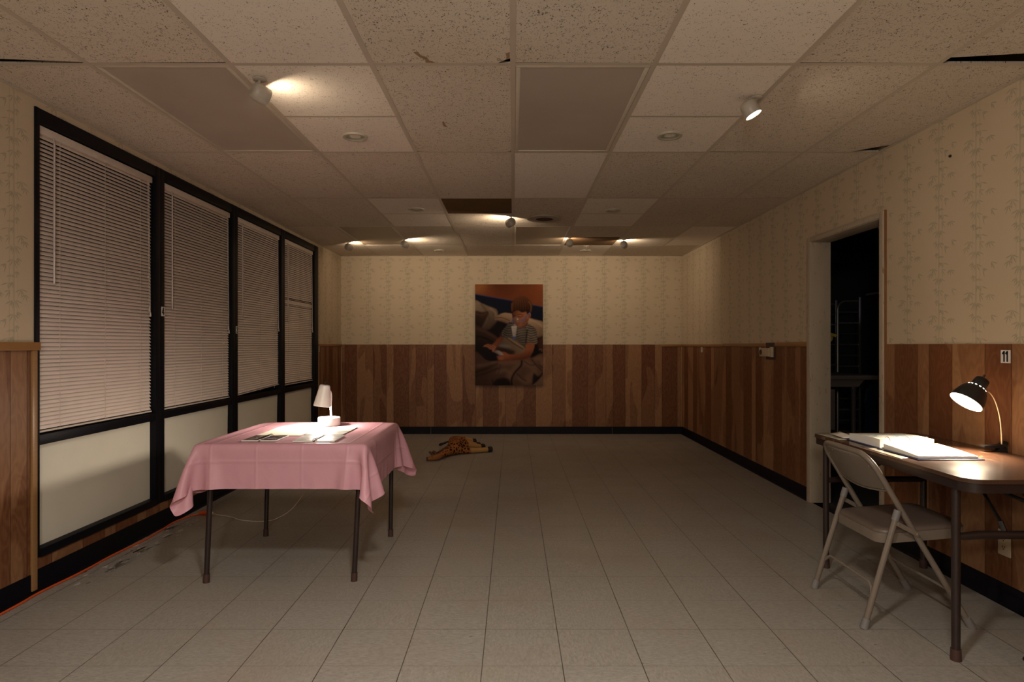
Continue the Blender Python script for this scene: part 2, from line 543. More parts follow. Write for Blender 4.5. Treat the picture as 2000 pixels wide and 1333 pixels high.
def digit(txt, size, mat, parent, facing):
    """bold block figures, slightly raised from the plate"""
    b = MB(); h = size * 0.86; w_ = 0.085 * h
    n = len(txt)
    for i, ch_ in enumerate(txt):
        off = (i - (n - 1) / 2) * 0.36 * h
        for st in STROKES[ch_]:
            for (p, q) in zip(st, st[1:]):
                a = Vector((p[0] * h * .82 + off, p[1] * h * .86)); c = Vector((q[0] * h * .82 + off, q[1] * h * .86))
                d = (c - a).normalized(); a -= d * w_ * .6; c += d * w_ * .6
                m = Vector((-d.y, d.x)) * w_
                qd = [a + m, a - m, c - m, c + m]
                b.prism([(0.0013 * facing, facing * v.x, v.y) for v in qd], (0.0004 * facing, 0, 0))
    return b.build('number', mat, parent, local=True, smooth=0)


# ------------------------------------------------------------------ room shell
XL, XR, YB, YF = -2.345, 2.305, 8.42, -2.4
TH = 0.13

b = MB(); b.box(XL - 0.2, XR, YF, YB + 0.1, -0.1, 0.0)
struct(b.build('floor', M['floor'], smooth=0))

# back wall
b = MB(); b.box(XL - 0.2, XR + 0.2, YB, YB + 0.12, 0, 2.7)
wall_back = struct(b.build('wall_back', M['wallpaper'], smooth=0))
b = MB(); b.box(XL, XR, YB - 0.006, YB + 0.001, 0.09, 1.219)
b.build('wainscot', M['veneer_back'], wall_back, smooth=0)
# front wall (behind the camera)
b = MB(); b.box(XL - 0.2, XR + 0.2, YF - 0.12, YF, 0, 2.7)
struct(b.build('wall_front', M['wallpaper'], smooth=0))

# left wall with the long window opening
WY0, WY1, WZ0, WZ1 = 3.022, 7.407, 0.170, 2.389
b = MB()
b.box(XL - TH, XL, YF, WY0, 0, 2.7)
b.box(XL - TH, XL, WY1, YB, 0, 2.7)
b.box(XL - TH, XL, WY0, WY1, WZ1, 2.7)
b.box(XL - TH, XL, WY0, WY1, 0, WZ0)
wall_left = struct(b.build('wall_left', M['wallpaper'], smooth=0))
b = MB()
b.box(XL - 0.001, XL + 0.006, YF, WY0 - 0.03, 0.09, 1.205)
b.box(XL - 0.001, XL + 0.006, WY1 + 0.0, YB - 0.006, 0.09, 1.205)
b.box(XL - 0.001, XL + 0.004, WY0, WY1, 0.09, WZ0 + 0.006)
b.build('wainscot', M['veneer_left'], wall_left, smooth=0)

# right wall with the doorway
DY0, DY1, DZ = 3.861, 4.752, 2.006
b = MB()
b.box(XR, XR + TH, YF, DY0 - 0.021, 0, 2.7)
b.box(XR, XR + TH, DY1 + 0.021, YB, 0, 2.7)
b.box(XR, XR + TH, DY0 - 0.021, DY1 + 0.021, DZ + 0.021, 2.7)
wall_right = struct(b.build('wall_right', M['wallpaper'], smooth=0))
b = MB()
b.box(XR - 0.006, XR + 0.001, YF, DY0 - 0.03, 0.09, 1.223)
b.box(XR - 0.006, XR + 0.001, DY1 + 0.03, YB - 0.006, 0.09, 1.219)
b.build('wainscot', M['veneer_right'], wall_right, smooth=0)

# cap rails
def rail(name, x0, x1, y0, y1, z0, z1):
    b = MB(); b.box(x0, x1, y0, y1, z0, z1, 0.004)
    return struct(b.build(name, M['oak']))
rail('trim_1', XL, XL + 0.028, YF, WY0 + 0.01, 1.192, 1.232)
rail('trim_2', XL, XL + 0.016, WY1 + 0.005, YB, 1.196, 1.226)
rail('trim_3', XR - 0.018, XR, 6.75, YB, 1.192, 1.222)
rail('trim_4', XR - 0.018, XR, DY1 + 0.06, 5.40, 1.203, 1.240)
rail('trim_5', XR - 0.018, XR, 5.60, 6.75, 1.197, 1.230)
rail('trim_6', 2.02, XR, YB - 0.020, YB, 1.190, 1.221)
# corner sticks
b = MB(); b.box(XL, XL + 0.016, WY0 - 0.028, WY0 + 0.004, 0.02, 1.192, 0.003); struct(b.build('trim_7', M['stick']))
b = MB(); b.box(XL, XL + 0.014, YB - 0.020, YB - 0.004, 0.10, 1.196, 0.003); struct(b.build('trim_8', M['stick']))
b = MB(); b.box(XL, XL + 0.014, WY1 + 0.006, WY1 + 0.03, 0.10, 1.196, 0.003); struct(b.build('trim_9', M['stick']))
b = MB(); b.box(XR - 0.014, XR, YB - 0.022, YB - 0.004, 0.10, 1.192, 0.003); struct(b.build('trim_10', M['stick']))
# wall angle along the ceiling
for i, (x0, x1, y0, y1) in enumerate(((XL, XL + 0.022, 0, YB), (XR - 0.022, XR, 0, YB), (XL, XR, YB - 0.022, YB))):
    b = MB(); b.box(x0, x1, y0, y1, CEIL - 0.001, CEIL + 0.002); struct(b.build('trim_%d' % (11 + i), M['grid'], smooth=0))

# vinyl cove base, in lengths
def cove(name, segs):
    b = MB()
    for (xa, ya, xb, yb, nx, ny, h) in segs:
        prof = [(0.0, 0.0), (0.016, 0.0), (0.008, 0.006), (0.0045, 0.014), (0.004, h - 0.002), (0.002, h), (0.0, h)]
        A = [b.bm.verts.new((xa + nx * p, ya + ny * p, z)) for p, z in prof]
        B = [b.bm.verts.new((xb + nx * p, yb + ny * p, z)) for p, z in prof]
        for i in range(len(prof)): b.face((A[i], A[(i + 1) % len(prof)], B[(i + 1) % len(prof)], B[i]))
        b.face(A); b.face(B)
    return struct(b.build(name, M['base_black'], smooth=50))
e = 0.003
cove('baseboard_left', [(XL + .006, -2.3, XL + .006, 2.99, 1, 0, .103), (XL + .004, 2.995, XL + .004, 5.1, 1, 0, .113), (XL + .004, 5.103, XL + .004, 7.4, 1, 0, .113), (XL + .006, 7.41, XL + .006, YB - .006, 1, 0, .103)])
cove('baseboard_back', [(XL + .006, YB - .006, -1.12, YB - .006, 0, -1, .10), (-1.12 + e, YB - .006, 1.35, YB - .006, 0, -1, .10), (1.35 + e, YB - .006, XR - .006, YB - .006, 0, -1, .10)])
cove('baseboard_right', [(XR - .006, -2.3, XR - .006, DY0 - 0.06, -1, 0, .103), (XR - .006, DY1 + .06, XR - .006, 5.72, -1, 0, .103), (XR - .006, 5.723, XR - .006, 7.5, -1, 0, .103), (XR - .006, 7.503, XR - .006, YB - .006, -1, 0, .103)])

# ------------------------------------------------------------------ windows and blinds
wins = [(WY0, 4.088), (4.088, 5.192), (5.192, 6.274), (6.274, WY1)]
FR = 0.050
WORD = ['nearest', 'second', 'third', 'farthest']
for i, (y0, y1) in enumerate(wins):
    root = sempty('window_%d' % (i + 1), (XL, y0, WZ0))
    xa, xb = XL - 0.10, XL + 0.010
    l = 0.026 if i == 0 else FR
    r = 0.14 if i == 3 else FR
    b = MB()
    b.box(xa, xb, y0, y0 + l, WZ0, WZ1, 0.003); b.box(xa, xb, y1 - r, y1, WZ0, WZ1, 0.003)
    b.box(xa, xb - 0.002, y0 + l, y1 - r, 2.318, WZ1, 0.003)
    b.box(xa, xb - 0.004, y0 + l, y1 - r, 0.722, 0.772, 0.003)
    b.box(xa, xb + 0.008, y0 + l, y1 - r, WZ0, 0.212, 0.003)
    b.build('window_frame', M['black_frame'], root)
    b = MB(); b.box(XL - 0.094, XL - 0.088, y0 + l, y1 - r, 0.772, 2.318)
    b.build('window_pane', M['glass_night'], root, smooth=0)
    # painted board in the low light, slightly bowed
    b = MB()
    bow = [0.004, 0.007, 0.010, 0.008][i]
    f0 = [0.0, 0.0, 0.0, 0.0][i]; f1 = [0.0, 0.006, 0.012, 0.008][i]
    Y0, Y1 = y0 + l - 0.001, y1 - r + 0.001
    b.grid(lambda u, v: (XL - 0.030 + bow * math.sin(PI * u) * math.sin(PI * v), Y0 + (Y1 - f1 * math.sin(PI * v) - Y0) * u, 0.211 + (0.723 - 0.211) * v), 16, 10)
    b.build('board_panel', M['panel'], root)

# blinds
def blind(i, y0, y1, bottom, tilt):
    bl = thing('mini_blind', ['widest-looking pale mini blind nearest the camera, in the first black window',
                              'pale closed mini blind in the window between the 4 and the 3 signs',
                              'pale mini blind just beyond the 3 sign, its bottom edge hanging askew',
                              'pale mini blind with a slipped slat in the farthest window by the switches'][i], 'blind', (XL - 0.03, y0, 2.31), 'mini blinds on the long window')
    xc = XL - 0.022
    top = 2.268
    b = MB(); b.box(xc - 0.016, xc + 0.016, y0 + 0.012, y1 - 0.012, 2.272, 2.312, 0.003)
    b.build('headrail', M['blind_rail'], bl)
    b = MB()
    pitch = 0.0208
    n = int((top - bottom) / pitch)
    rng = random.Random(40 + i)
    prof = [(-0.0125, 0.0), (-0.005, 0.0014), (0.003, 0.0015), (0.0125, 0.0)]
    for k in range(n):
        z = top - 0.006 - k * pitch
        t = (z - bottom) / (top - bottom)
        a = math.radians(56 + rng.uniform(-1.5, 1.5))
        sk = tilt * (1 - t / 0.25) if t < 0.25 else 0
        if i == 3 and 27 <= k <= 30: a = math.radians([30, 62, 70, 40][k - 27])
        pts = []
        ca, sa = math.cos(a), math.sin(a)
        ring = []
        for yy, dz in ((y0 + 0.014 + rng.uniform(-.001, .001), -sk * 0.0), (y1 - 0.014 + rng.uniform(-.001, .001), sk)):
            ring.append([b.bm.verts.new((xc + p * ca + q * sa, yy, z + dz - p * sa + q * ca)) for p, q in prof])
        for j in range(3): b.face((ring[0][j], ring[0][j + 1], ring[1][j + 1], ring[1][j]))
    b.build('slats', M['blind'], bl, smooth=60, normals=False)
    b = MB(); m4 = Matrix.Identity(4)
    zb = bottom - 0.004
    b.prism([(xc - 0.012, y0 + 0.014, zb), (xc + 0.012, y0 + 0.014, zb), (xc + 0.012, y1 - 0.014, zb + tilt), (xc - 0.012, y1 - 0.014, zb + tilt)], (0, 0, 0.009))
    b.build('bottom_rail', M['blind_rail'], bl)
    for f in (0.16, 0.52, 0.86):
        b = MB(); y = y0 + (y1 - y0) * f
        b.tube([(xc + 0.0145, y, 2.28), (xc + 0.0145, y, zb + 0.01)], 0.0011, 5)
        b.build('ladder_cord', M['cord_white'], bl)
    b = MB(); y = y0 + (y1 - y0) * 0.105
    b.tube([(xc + 0.022, y, 2.275), (xc + 0.026, y, 2.235)], 0.003, 6)
    b.tube([(xc + 0.026, y, 2.245), (xc + 0.028, y - 0.004, 1.53 if i == 0 else 1.46)], 0.0048, 6)
    b.build('tilt_wand', M['wand'], bl)
    b = MB(); y = y1 - 0.07
    zt = [1.42, 1.33, 1.37, 1.38][i]
    b.tube([(xc + 0.020, y, 2.27), (xc + 0.024, y + 0.01, zt + .03)], 0.0016, 5)
    b.tube([(xc + 0.020, y + .012, 2.27), (xc + 0.024, y + 0.022, zt)], 0.0016, 5)
    for dy, dz in ((0.01, 0.03), (0.022, 0.0)):
        b.lathe([(0.0, 0.012), (0.003, 0.010), (0.0065, -0.018), (0.0, -0.02)], (xc + .024, y + dy, zt + dz), n=8)
    b.build('lift_cord', M['cord_white'], bl)
for i, (y0, y1) in enumerate(wins):
    blind(i, y0 + (0.026 if i == 0 else FR), y1 - (0.14 if i == 3 else FR), [0.785, 0.783, 0.785, 0.800][i], [0.0, 0.0, 0.035, 0.0][i])

# ------------------------------------------------------------------ ceiling
ceiling = sempty('ceiling', (0, 0, CEIL))
G = 0.6096
ROW0, RS = 2.660, 1.2192
b = MB(); b.box(XL - 0.2, XR + 0.2, YF, YB + 0.1, 2.62, 2.70); b.build('plenum', M['plenum'], ceiling, smooth=0)
b = MB(); b.box(XL, XR, YF, ROW0 - RS, CEIL, CEIL + 0.015); b.build('rear_tiles', M['tile_old'], ceiling, smooth=0)
xs = [XL] + [k * G for k in range(-3, 4)] + [XR]
rows = [ROW0 - RS + RS * k for k in range(6)] + [YB]
HALF = {(2, 1), (5, 1), (2, 3), (5, 3), (3, 3)}
b = MB()
bw = 0.012
for x in xs[1:-1]: b.box(x - bw, x + bw, ROW0 - RS, YB, CEIL + 0.0022, CEIL + 0.003)
for y in rows[1:-1]:
    for i in range(8): b.box(xs[i] + (bw if i else 0), xs[i + 1] - (bw if i < 7 else 0), y - bw, y + bw, CEIL + 0.0024, CEIL + 0.003)
for (c, r) in HALF | {(5, 4)}:
    y = rows[r] + G
    b.box(xs[c] + bw, xs[c + 1] - bw, y - bw * 0.8, y + bw * 0.8, CEIL + 0.0024, CEIL + 0.003)
b.build('ceiling_grid', M['grid'], ceiling, smooth=0)

NEW = {(2, 0), (5, 0), (2, 1), (5, 1), (4, 2), (2, 3), (5, 3), (7, 4), (5, 5), (2, 5)}
TROFFER = {(1, 1): 'old', (4, 1): 'old', (4, 4): 'dark', (1, 4): 'dark'}
DARKH = {(3, 3, 0), (5, 4, 1)}
CUT = {  # lowered or shrunken corners that leave a black gap: offsets of far-left, far-right corner in y
    (0, 0): (-0.055, -0.008), (7, 0): (-0.050, -0.110), (7, 1): (0.0, 0.0), (1, 0): (-0.002, -0.008), (6, 0): (-0.006, 0.0),
    (3, 0): (-0.001, -0.006), (4, 0): (-0.005, -0.001), (6, 1): (-0.010, 0.0), (4, 3): (0.0, -0.014), (7, 2): (0, -0.006), (2, 2): (-0.010, 0.0), (5, 2): (0.0, -0.009), (0, 3): (0, -0.012)}
CHIP = {(3, 0): [('r', 0.055, 0.045)], (3, 1): [('l', 0.05, 0.022), ('r', 0.030, 0.022)], (7, 1): [('r', 0.17, 0.14)]}
trng = random.Random(12)
for r in range(6):
    for c in range(8):
        if (c, r) in TROFFER: continue
        parts = [(rows[r], rows[r + 1], 0)]
        if (c, r) in HALF or (c, r) == (5, 4): parts = [(rows[r], rows[r] + G, 0), (rows[r] + G, rows[r + 1], 1)]
        for (ya, yb, h) in parts:
            x0, x1 = xs[c] + 0.004, xs[c + 1] - 0.004
            y0, y1 = ya + 0.004, yb - 0.0105
            cl, cr_ = CUT.get((c, r), (0.002 - max(0, trng.uniform(-.006, .010)), 0.002 - max(0, trng.uniform(-.006, .010))) if (c, r) not in NEW else (0.002, 0.002))
            far = [(x1, y1 + cr_), (x0, y1 + cl)]
            for side, dx, dy in CHIP.get((c, r), []):
                dx += 0.008; dy += 0.0
                if side == 'r': far = [(x1, y1 + cr_ - dy), (x1 - dx * 0.4, y1 - dy * .7), (x1 - dx, y1 + 0.0)] + far[1:]
                else: far = far[:-1] + [(x0 + dx, y1 + .0), (x0 + dx * .4, y1 - dy * .6), (x0, y1 + cl - dy)]
            pts = [(x0, y0), (x1, y0)] + far
            mat = M['tile_new'] if (c, r) in NEW else M['tile_old']
            if (c, r, h) in DARKH: mat = M['tile_stained']
            b = MB(); b.prism([(px, py, CEIL + 0.0035) for px, py in pts], (0, 0, 0.014))
            b.build('ceiling_tile', mat, ceiling, smooth=0)
# torn tile facing
b = MB()
for blob in ([(-.412, 2.55), (-.395, 2.545), (-.385, 2.575), (-.362, 2.60), (-.355, 2.625), (-.335, 2.640), (-.345, 2.647), (-.375, 2.645), (-.372, 2.62), (-.395, 2.59), (-.405, 2.57)],
             [(-.012 - .02, 2.56), (-.014, 2.55), (-.014, 2.60), (-.03, 2.62), (-.028, 2.59)],
             [(-.385, 3.35), (-.375, 3.34), (-.37, 3.40), (-.36, 3.43), (-.385, 3.42)]):
    b.poly([(x, y, CEIL + 0.003) for x, y in blob])
b.build('torn_facing', plain('torn_fibre', (0.32, 0.19, 0.10), 0.9, var=0.4, vscale=60), ceiling, smooth=0)

# fluorescent fixtures with flat lenses
TL = {(1, 1): 'unlit fluorescent ceiling light with a dull lens beside the window-side spotlight',
      (4, 1): 'unlit fluorescent ceiling light with a stained lens, nearest the middle of the ceiling',
      (4, 4): 'unlit far fluorescent ceiling light just behind the round air vent',
      (1, 4): 'unlit fluorescent ceiling light with a brownish lens in the far window-side corner'}
for (c, r), kind in TROFFER.items():
    x0, x1, y0, y1 = xs[c] + 0.013, xs[c + 1] - 0.013, rows[r] + 0.013, rows[r + 1] - 0.013
    t = thing('fluorescent_light', TL[(c, r)], 'ceiling light', ((x0 + x1) / 2, (y0 + y1) / 2, CEIL), 'fluorescent ceiling lights')
    b = MB(); q = 0.020
    for a in ((x0, x1, y0, y0 + q), (x0, x1, y1 - q, y1), (x0, x0 + q, y0 + q, y1 - q), (x1 - q, x1, y0 + q, y1 - q)):
        b.box(*a, CEIL + 0.002, CEIL + 0.018, 0.002)
    b.build('frame', M['troffer_frame'], t)
    b = MB(); b.box(x0 + q, x1 - q, y0 + q, y1 - q, CEIL + 0.0045, CEIL + 0.0075)
    b.build('lens', M['lens'] if kind == 'old' else M['lens_dark'], t, smooth=0)
    b = MB(); b.box(x0, x1, y0, y1, CEIL + 0.018, CEIL + 0.09); b.build('housing', M['grid'], t, smooth=0)

# recessed downlights
DL = [(-0.917, 3.585, 'unlit round recessed downlight beyond the window-side ceiling spotlight'),
      (0.905, 3.565, 'unlit round recessed downlight beside the glowing right-hand spotlight'),
      (-0.865, 5.51, 'unlit recessed downlight nearest the stained tile on the window side'),
      (0.900, 5.56, 'unlit recessed downlight in the pale tile beside the round air vent'),
      (-0.94, 7.94, 'unlit recessed downlight by the back wall, window side'),
      (0.935, 7.94, 'unlit recessed downlight by the back wall, under the sprinkler head')]
for x, y, lab in DL:
    t = thing('recessed_downlight', lab, 'ceiling light', (x, y, CEIL), 'recessed downlights')
    b = MB(); b.lathe([(0.045, 0.02), (0.052, -0.004), (0.060, -0.007), (0.070, -0.006), (0.074, 0.002), (0.074, 0.006)], (x, y, CEIL), n=36)
    b.build('trim_ring', M['trim_ring'], t)
    b = MB(); b.lathe([(0.0, 0.006), (0.030, 0.004), (0.045, 0.001), (0.052, -0.003)], (x, y, CEIL), n=36)
    b.build('baffle', M['trim_cone'], t)
# round air vent
t = thing('air_vent', 'round ceiling air vent with a dark centre beside the middle spotlight', 'air vent', (0.30, 5.90, CEIL))
b = MB(); b.lathe([(0.165, 0.002), (0.165, -0.010), (0.150, -0.013), (0.135, -0.006), (0.120, -0.012), (0.105, -0.006), (0.085, -0.010)], (0.30, 5.90, CEIL), n=48)
b.build('vent_rings', M['vent_ring'], t)
b = MB(); b.lathe([(0.0, -0.007), (0.080, -0.009), (0.086, -0.004)], (0.30, 5.90, CEIL), n=40); b.build('vent_core', M['vent_dark'], t)
# sprinkler
t = thing('sprinkler_head', 'small sprinkler head hanging from the ceiling near the back wall', 'sprinkler', (0.90, 7.56, CEIL))
b = MB(); b.lathe([(0.0, -0.001), (0.035, -0.001), (0.033, -0.006), (0.012, -0.008), (0.0, -0.008)], (0.90, 7.56, CEIL), n=20); b.build('escutcheon', M['trim_ring'], t)
b = MB(); b.lathe([(0.010, -0.006), (0.010, -0.020), (0.006, -0.022), (0.0, -0.022)], (0.90, 7.56, CEIL), n=12)
b.tube([(0.888, 7.56, CEIL - .018), (0.884, 7.56, CEIL - .032), (0.90, 7.56, CEIL - .045)], 0.0022, 6)
b.tube([(0.912, 7.56, CEIL - .018), (0.916, 7.56, CEIL - .032), (0.90, 7.56, CEIL - .045)], 0.0022, 6)
b.lathe([(0.0, -0.045), (0.015, -0.045), (0.016, -0.047), (0.0, -0.049)], (0.90, 7.56, CEIL), n=16)
b.build('deflector', M['chrome'], t)

# ceiling spotlights
SPOTS = [((-1.149, 2.80), (0.60, 0.76, -0.24), 'white ceiling spotlight by the near fluorescent panel, turned away'),
         ((1.187, 3.01), (0.42, -0.12, -0.85), 'glowing white ceiling spotlight facing the camera, on the right-hand ceiling'),
         ((-0.020, 5.765), (-0.50, 0.80, -0.16), 'white ceiling spotlight in mid ceiling beside the round air vent'),
         ((-1.925, 7.22), (0.60, 0.80, -0.12), 'white far ceiling spotlight closest to the windows'),
         ((-1.235, 7.03), (0.66, 0.75, -0.12), 'white far ceiling spotlight, second from the windows'),
         ((0.637, 6.92), (0.05, 1.0, -0.14), 'white far ceiling spotlight between the far fluorescent panel and the sprinkler'),
         ((1.265, 7.05), (0.35, 0.93, -0.12), 'white far ceiling spotlight closest to the right wall')]
for (xy, d, lab), pw in zip(SPOTS, P_SPOT):
    o = Vector((xy[0], xy[1], CEIL)); d = Vector(d).normalized()
    t = thing('ceiling_spotlight', lab, 'spotlight', o, 'ceiling spotlights')
    b = MB(); b.lathe([(0.0, 0.0), (0.030, 0.0), (0.030, -0.005), (0.022, -0.010), (0.0, -0.010)], o, n=24)
    b.build('canopy', M['spot_grey'], t)
    side = Vector((-d.y, d.x, 0)).normalized()
    c = o + (Vector((-0.036, -0.010, -0.058)) if lab.startswith('glowing') else Vector((0, 0, -0.066)))
    b = MB(); b.tube([o + Vector((0, 0, -0.006)), o + Vector((0, 0, -0.020)) - d * 0.004, c - d * 0.018 + Vector((0, 0, 0.034))], 0.006, 8)
    b.build('arm', M['spot_grey'], t)
    b = MB()
    b.lathe([(0.0, -0.036), (0.022, -0.036), (0.032, -0.033), (0.038, -0.025), (0.0400, -0.014), (0.0405, 0.036), (0.0390, 0.038), (0.0375, 0.036), (0.0375, 0.022)], c, d, n=36)
    b.build('head', M['spot_grey'], t)
    b = MB(); b.lathe([(0.0, 0.028), (0.034, 0.028), (0.0375, 0.024)], c, d, n=32); b.build('lamp_lens', M['spot_lens'], t)
    light('spot_beam', 'AREA', c + d * 0.0365, pw, WARM, d, 0.070, spread=PI)

# ------------------------------------------------------------------ doorway and the dark room beyond
door = sempty('door_1', (XR, DY0, 0))
b = MB()
cw = 0.052
b.box(XR - 0.012, XR + TH + 0.01, DY1, DY1 + 0.022, 0, DZ + 0.022, 0.002)      # far jamb
b.box(XR - 0.012, XR + TH + 0.01, DY0 - 0.022, DY0, 0, DZ + 0.022, 0.002)
b.box(XR - 0.012, XR + TH + 0.01, DY0, DY1, DZ, DZ + 0.022, 0.002)
b.box(XR - 0.020, XR, DY1 + 0.004, DY1 + cw + 0.006, 0, DZ + 0.040, 0.004)
b.box(XR - 0.020, XR, DY0 - cw + 0.008, DY0 - 0.004, 0, DZ + 0.040, 0.004)
b.box(XR - 0.020, XR, DY0 - 0.005, DY1 + 0.005, DZ + 0.004, DZ + 0.040, 0.004)
b.build('door_frame', M['casing'], door)
b = MB(); b.box(XR - 0.010, XR + 0.002, DY0 - cw - 0.002, DY0 - cw + 0.008, 0, DZ + 0.046); b.build('bare_edge', M['brown_edge'], door, smooth=0)
b = MB(); b.box(XR + 0.02, XR + 0.05, DY0 - 0.004, DY0 + 0.004, 0.98, 1.10); b.build('strike_plate', M['brown_edge'], door, smooth=0)
b = MB(); b.box(XR - 0.004, XR + 0.05, DY0 - 0.001, DY0 + 0.030, 1.965, 1.995, .004); b.tube([(XR + .01, DY0 + .012, 1.985), (XR + .01, DY0 + .045, 1.962), (XR + .02, DY0 + .038, 1.938), (XR + .02, DY0 + .016, 1.928)], .008, 8)
b.build('closer_bracket', M['rubber_brown'], door)

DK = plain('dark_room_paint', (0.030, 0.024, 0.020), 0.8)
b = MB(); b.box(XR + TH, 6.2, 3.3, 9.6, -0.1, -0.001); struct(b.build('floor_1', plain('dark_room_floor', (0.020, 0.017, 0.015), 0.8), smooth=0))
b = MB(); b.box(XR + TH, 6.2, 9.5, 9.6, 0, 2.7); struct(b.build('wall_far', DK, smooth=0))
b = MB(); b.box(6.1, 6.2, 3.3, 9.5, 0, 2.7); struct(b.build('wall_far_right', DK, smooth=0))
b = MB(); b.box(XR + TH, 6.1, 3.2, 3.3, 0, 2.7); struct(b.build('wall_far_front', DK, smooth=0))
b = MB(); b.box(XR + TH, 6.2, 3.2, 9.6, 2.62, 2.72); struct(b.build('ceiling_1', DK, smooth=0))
# worktable
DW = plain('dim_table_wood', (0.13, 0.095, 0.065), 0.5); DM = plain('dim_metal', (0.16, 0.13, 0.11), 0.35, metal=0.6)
t = thing('work_table', 'dim brown worktable with slim legs seen through the doorway', 'table', (3.1, 6.0, 0))
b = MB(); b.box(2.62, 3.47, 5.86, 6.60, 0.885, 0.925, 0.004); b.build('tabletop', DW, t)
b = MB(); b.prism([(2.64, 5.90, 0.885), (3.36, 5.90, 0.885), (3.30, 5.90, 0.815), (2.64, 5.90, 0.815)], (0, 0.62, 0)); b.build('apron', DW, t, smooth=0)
for x in (2.70, 3.28):
    for y in (5.95, 6.48):
        b = MB(); b.lathe([(0.0, 0.0), (0.020, 0.0), (0.020, 0.02), (0.024, 0.79), (0.030, 0.80), (0.030, 0.815), (0.0, 0.815)], (x, y, 0), n=12); b.build('leg', DM, t)
b = MB(); b.box(2.66, 3.05, 6.05, 6.40, 0.927, 0.936, 0.002); tag(b.build('flat_folder', DW), 'thin brown folder lying on the dim worktable beyond the doorway', 'folder')
b = MB(); b.box(2.62, 3.015, 5.78, 5.83, 0.42, 0.80, 0.003)
tag(b.build('leaning_board', DW), 'brown board propped in front of the dim worktable', 'board')
b = MB(); b.tube([(2.90, 5.805, 0.0), (2.90, 5.805, 0.42)], 0.014, 8); b.lathe([(0.02, 0.30), (0.02, 0.34)], (2.90, 5.805, 0), n=10); tag(b.build('support_post', DW), 'short post under the propped brown board beyond the doorway', 'post')
# tall tray rack
t = thing('tray_rack', 'tall dim tray rack behind the worktable beyond the doorway', 'rack', (3.75, 7.0, 0))
def frame_loop(x0, x1, y, r=0.09):
    return [(x1, y, 0), (x1, y, 1.75)] if False else [(x0, y, 0), (x0, y, 1.70 - r)] + [(x0 + r - r * math.cos(a), y, 1.70 - r + r * math.sin(a)) for a in (0.4, 0.8, 1.2, 1.57)] + [(x1, y, 1.70)]
for yy in (6.85, 7.35):
    b = MB(); b.tube(frame_loop(3.60, 3.84, yy), 0.014, 8); b.build('frame', DM, t)
    b = MB(); b.box(3.83, 3.856, yy - .014, yy + .014, 0, 1.745, .002); b.build('post', DM, t)
for k in range(12):
    b = MB(); z = 0.25 + k * 0.12
    b.box(3.605, 3.83, 6.845, 6.855, z, z + 0.018); b.box(3.605, 3.83, 7.345, 7.355, z, z + 0.018); b.box(3.605, 3.625, 6.85, 7.35, z, z + 0.004); b.box(3.815, 3.835, 6.85, 7.35, z, z + 0.004)
    b.build('shelf_runner', DK if k % 2 else DM, t, smooth=0)
light('far_room_fill', 'POINT', (4.6, 4.6, 2.2), 3.0, (0.75, 0.85, 1.0), size=0.1)  # added cool fill, out of view, so the dark room's contents show
# blue hanging cloth with a rail over it
BLUE = plain('blue_cloth', (0.020, 0.032, 0.115), 0.7)
b = MB(); b.grid(lambda u, v: (3.60 + 0.62 * u + (0.06 + 0.10 * v) * (1 - u), 6.02 + 0.02 * math.sin(u * 22), 1.716 - 0.62 * v * (0.6 + .4 * math.sin(3 * u + .5))), 40, 10)
tag(b.build('blue_cloth', BLUE), 'blue cloth hanging high at the edge of the dark doorway', 'cloth')
b = MB(); b.tube([(3.44, 6.02, 1.705), (3.58, 6.02, 1.725), (6.1, 6.02, 1.725)], 0.011, 8); tag(b.build('clothes_rail', DM), 'thin rail above the blue cloth in the dark room', 'rail')
# blue barrel and a dark bag
t = thing('blue_barrel', 'dim blue barrel standing past the worktable beyond the doorway', 'barrel', (4.13, 6.70, 0))
b = MB(); b.lathe([(0.0, 0.0), (0.25, 0.0), (0.27, 0.03), (0.28, 0.25), (0.29, 0.27), (0.29, 0.30), (0.28, 0.32), (0.28, 0.55), (0.29, 0.57), (0.29, 0.60), (0.28, 0.62), (0.27, 0.86), (0.25, 0.88), (0.0, 0.88)], (4.13, 6.70, 0), n=32); b.build('drum', plain('blue_drum', (0.022, 0.035, 0.075), 0.35), t)
b = MB(); b.lathe([(0.262, 0.876), (0.272, 0.885), (0.272, 0.90), (0.255, 0.905), (0.0, 0.90)], (4.13, 6.70, 0), n=32); b.build('lid', plain('drum_lid', (0.02, 0.03, 0.06), 0.4), t)
b = MB()
rng = random.Random(3)
b.lathe([(0.0, 0.0), (0.14, 0.01), (0.19, 0.10), (0.19, 0.22), (0.13, 0.36), (0.06, 0.44), (0.035, 0.47), (0.06, 0.53), (0.0, 0.54)], (3.50, 5.55, 0.0), n=20)
for v in b.bm.verts: v.co += Vector((rng.uniform(-.012, .012), rng.uniform(-.012, .012), rng.uniform(-.008, .008)))
for v in b.bm.verts: v.co.z = max(v.co.z, 0.0) * 2.05
tag(b.build('plastic_bag', plain('bag_plastic', (0.012, 0.013, 0.02), 0.22), smooth=60), 'tall dark plastic bag slumped at the edge of the doorway', 'bag')
# yellow hook bracket
YEL = plain('yellow_paint', (0.36, 0.25, 0.035), 0.45)
b = MB(); b.prism([(2.52, 5.30, 1.385), (2.775, 5.30, 1.306), (2.782, 5.30, 1.296), (2.768, 5.30, 1.284), (2.52, 5.30, 1.352)], (0, 0.06, 0))
b.prism([(2.60, 5.315, 1.335), (2.755, 5.315, 1.292), (2.752, 5.315, 1.262), (2.735, 5.315, 1.243), (2.705, 5.315, 1.244), (2.60, 5.315, 1.28)], (0, 0.03, 0))
b.box(2.4345, 2.53, 5.30, 5.36, 1.28, 1.392)
tag(b.build('yellow_bracket', YEL), 'yellow bracket sticking out past the far door jamb', 'bracket')

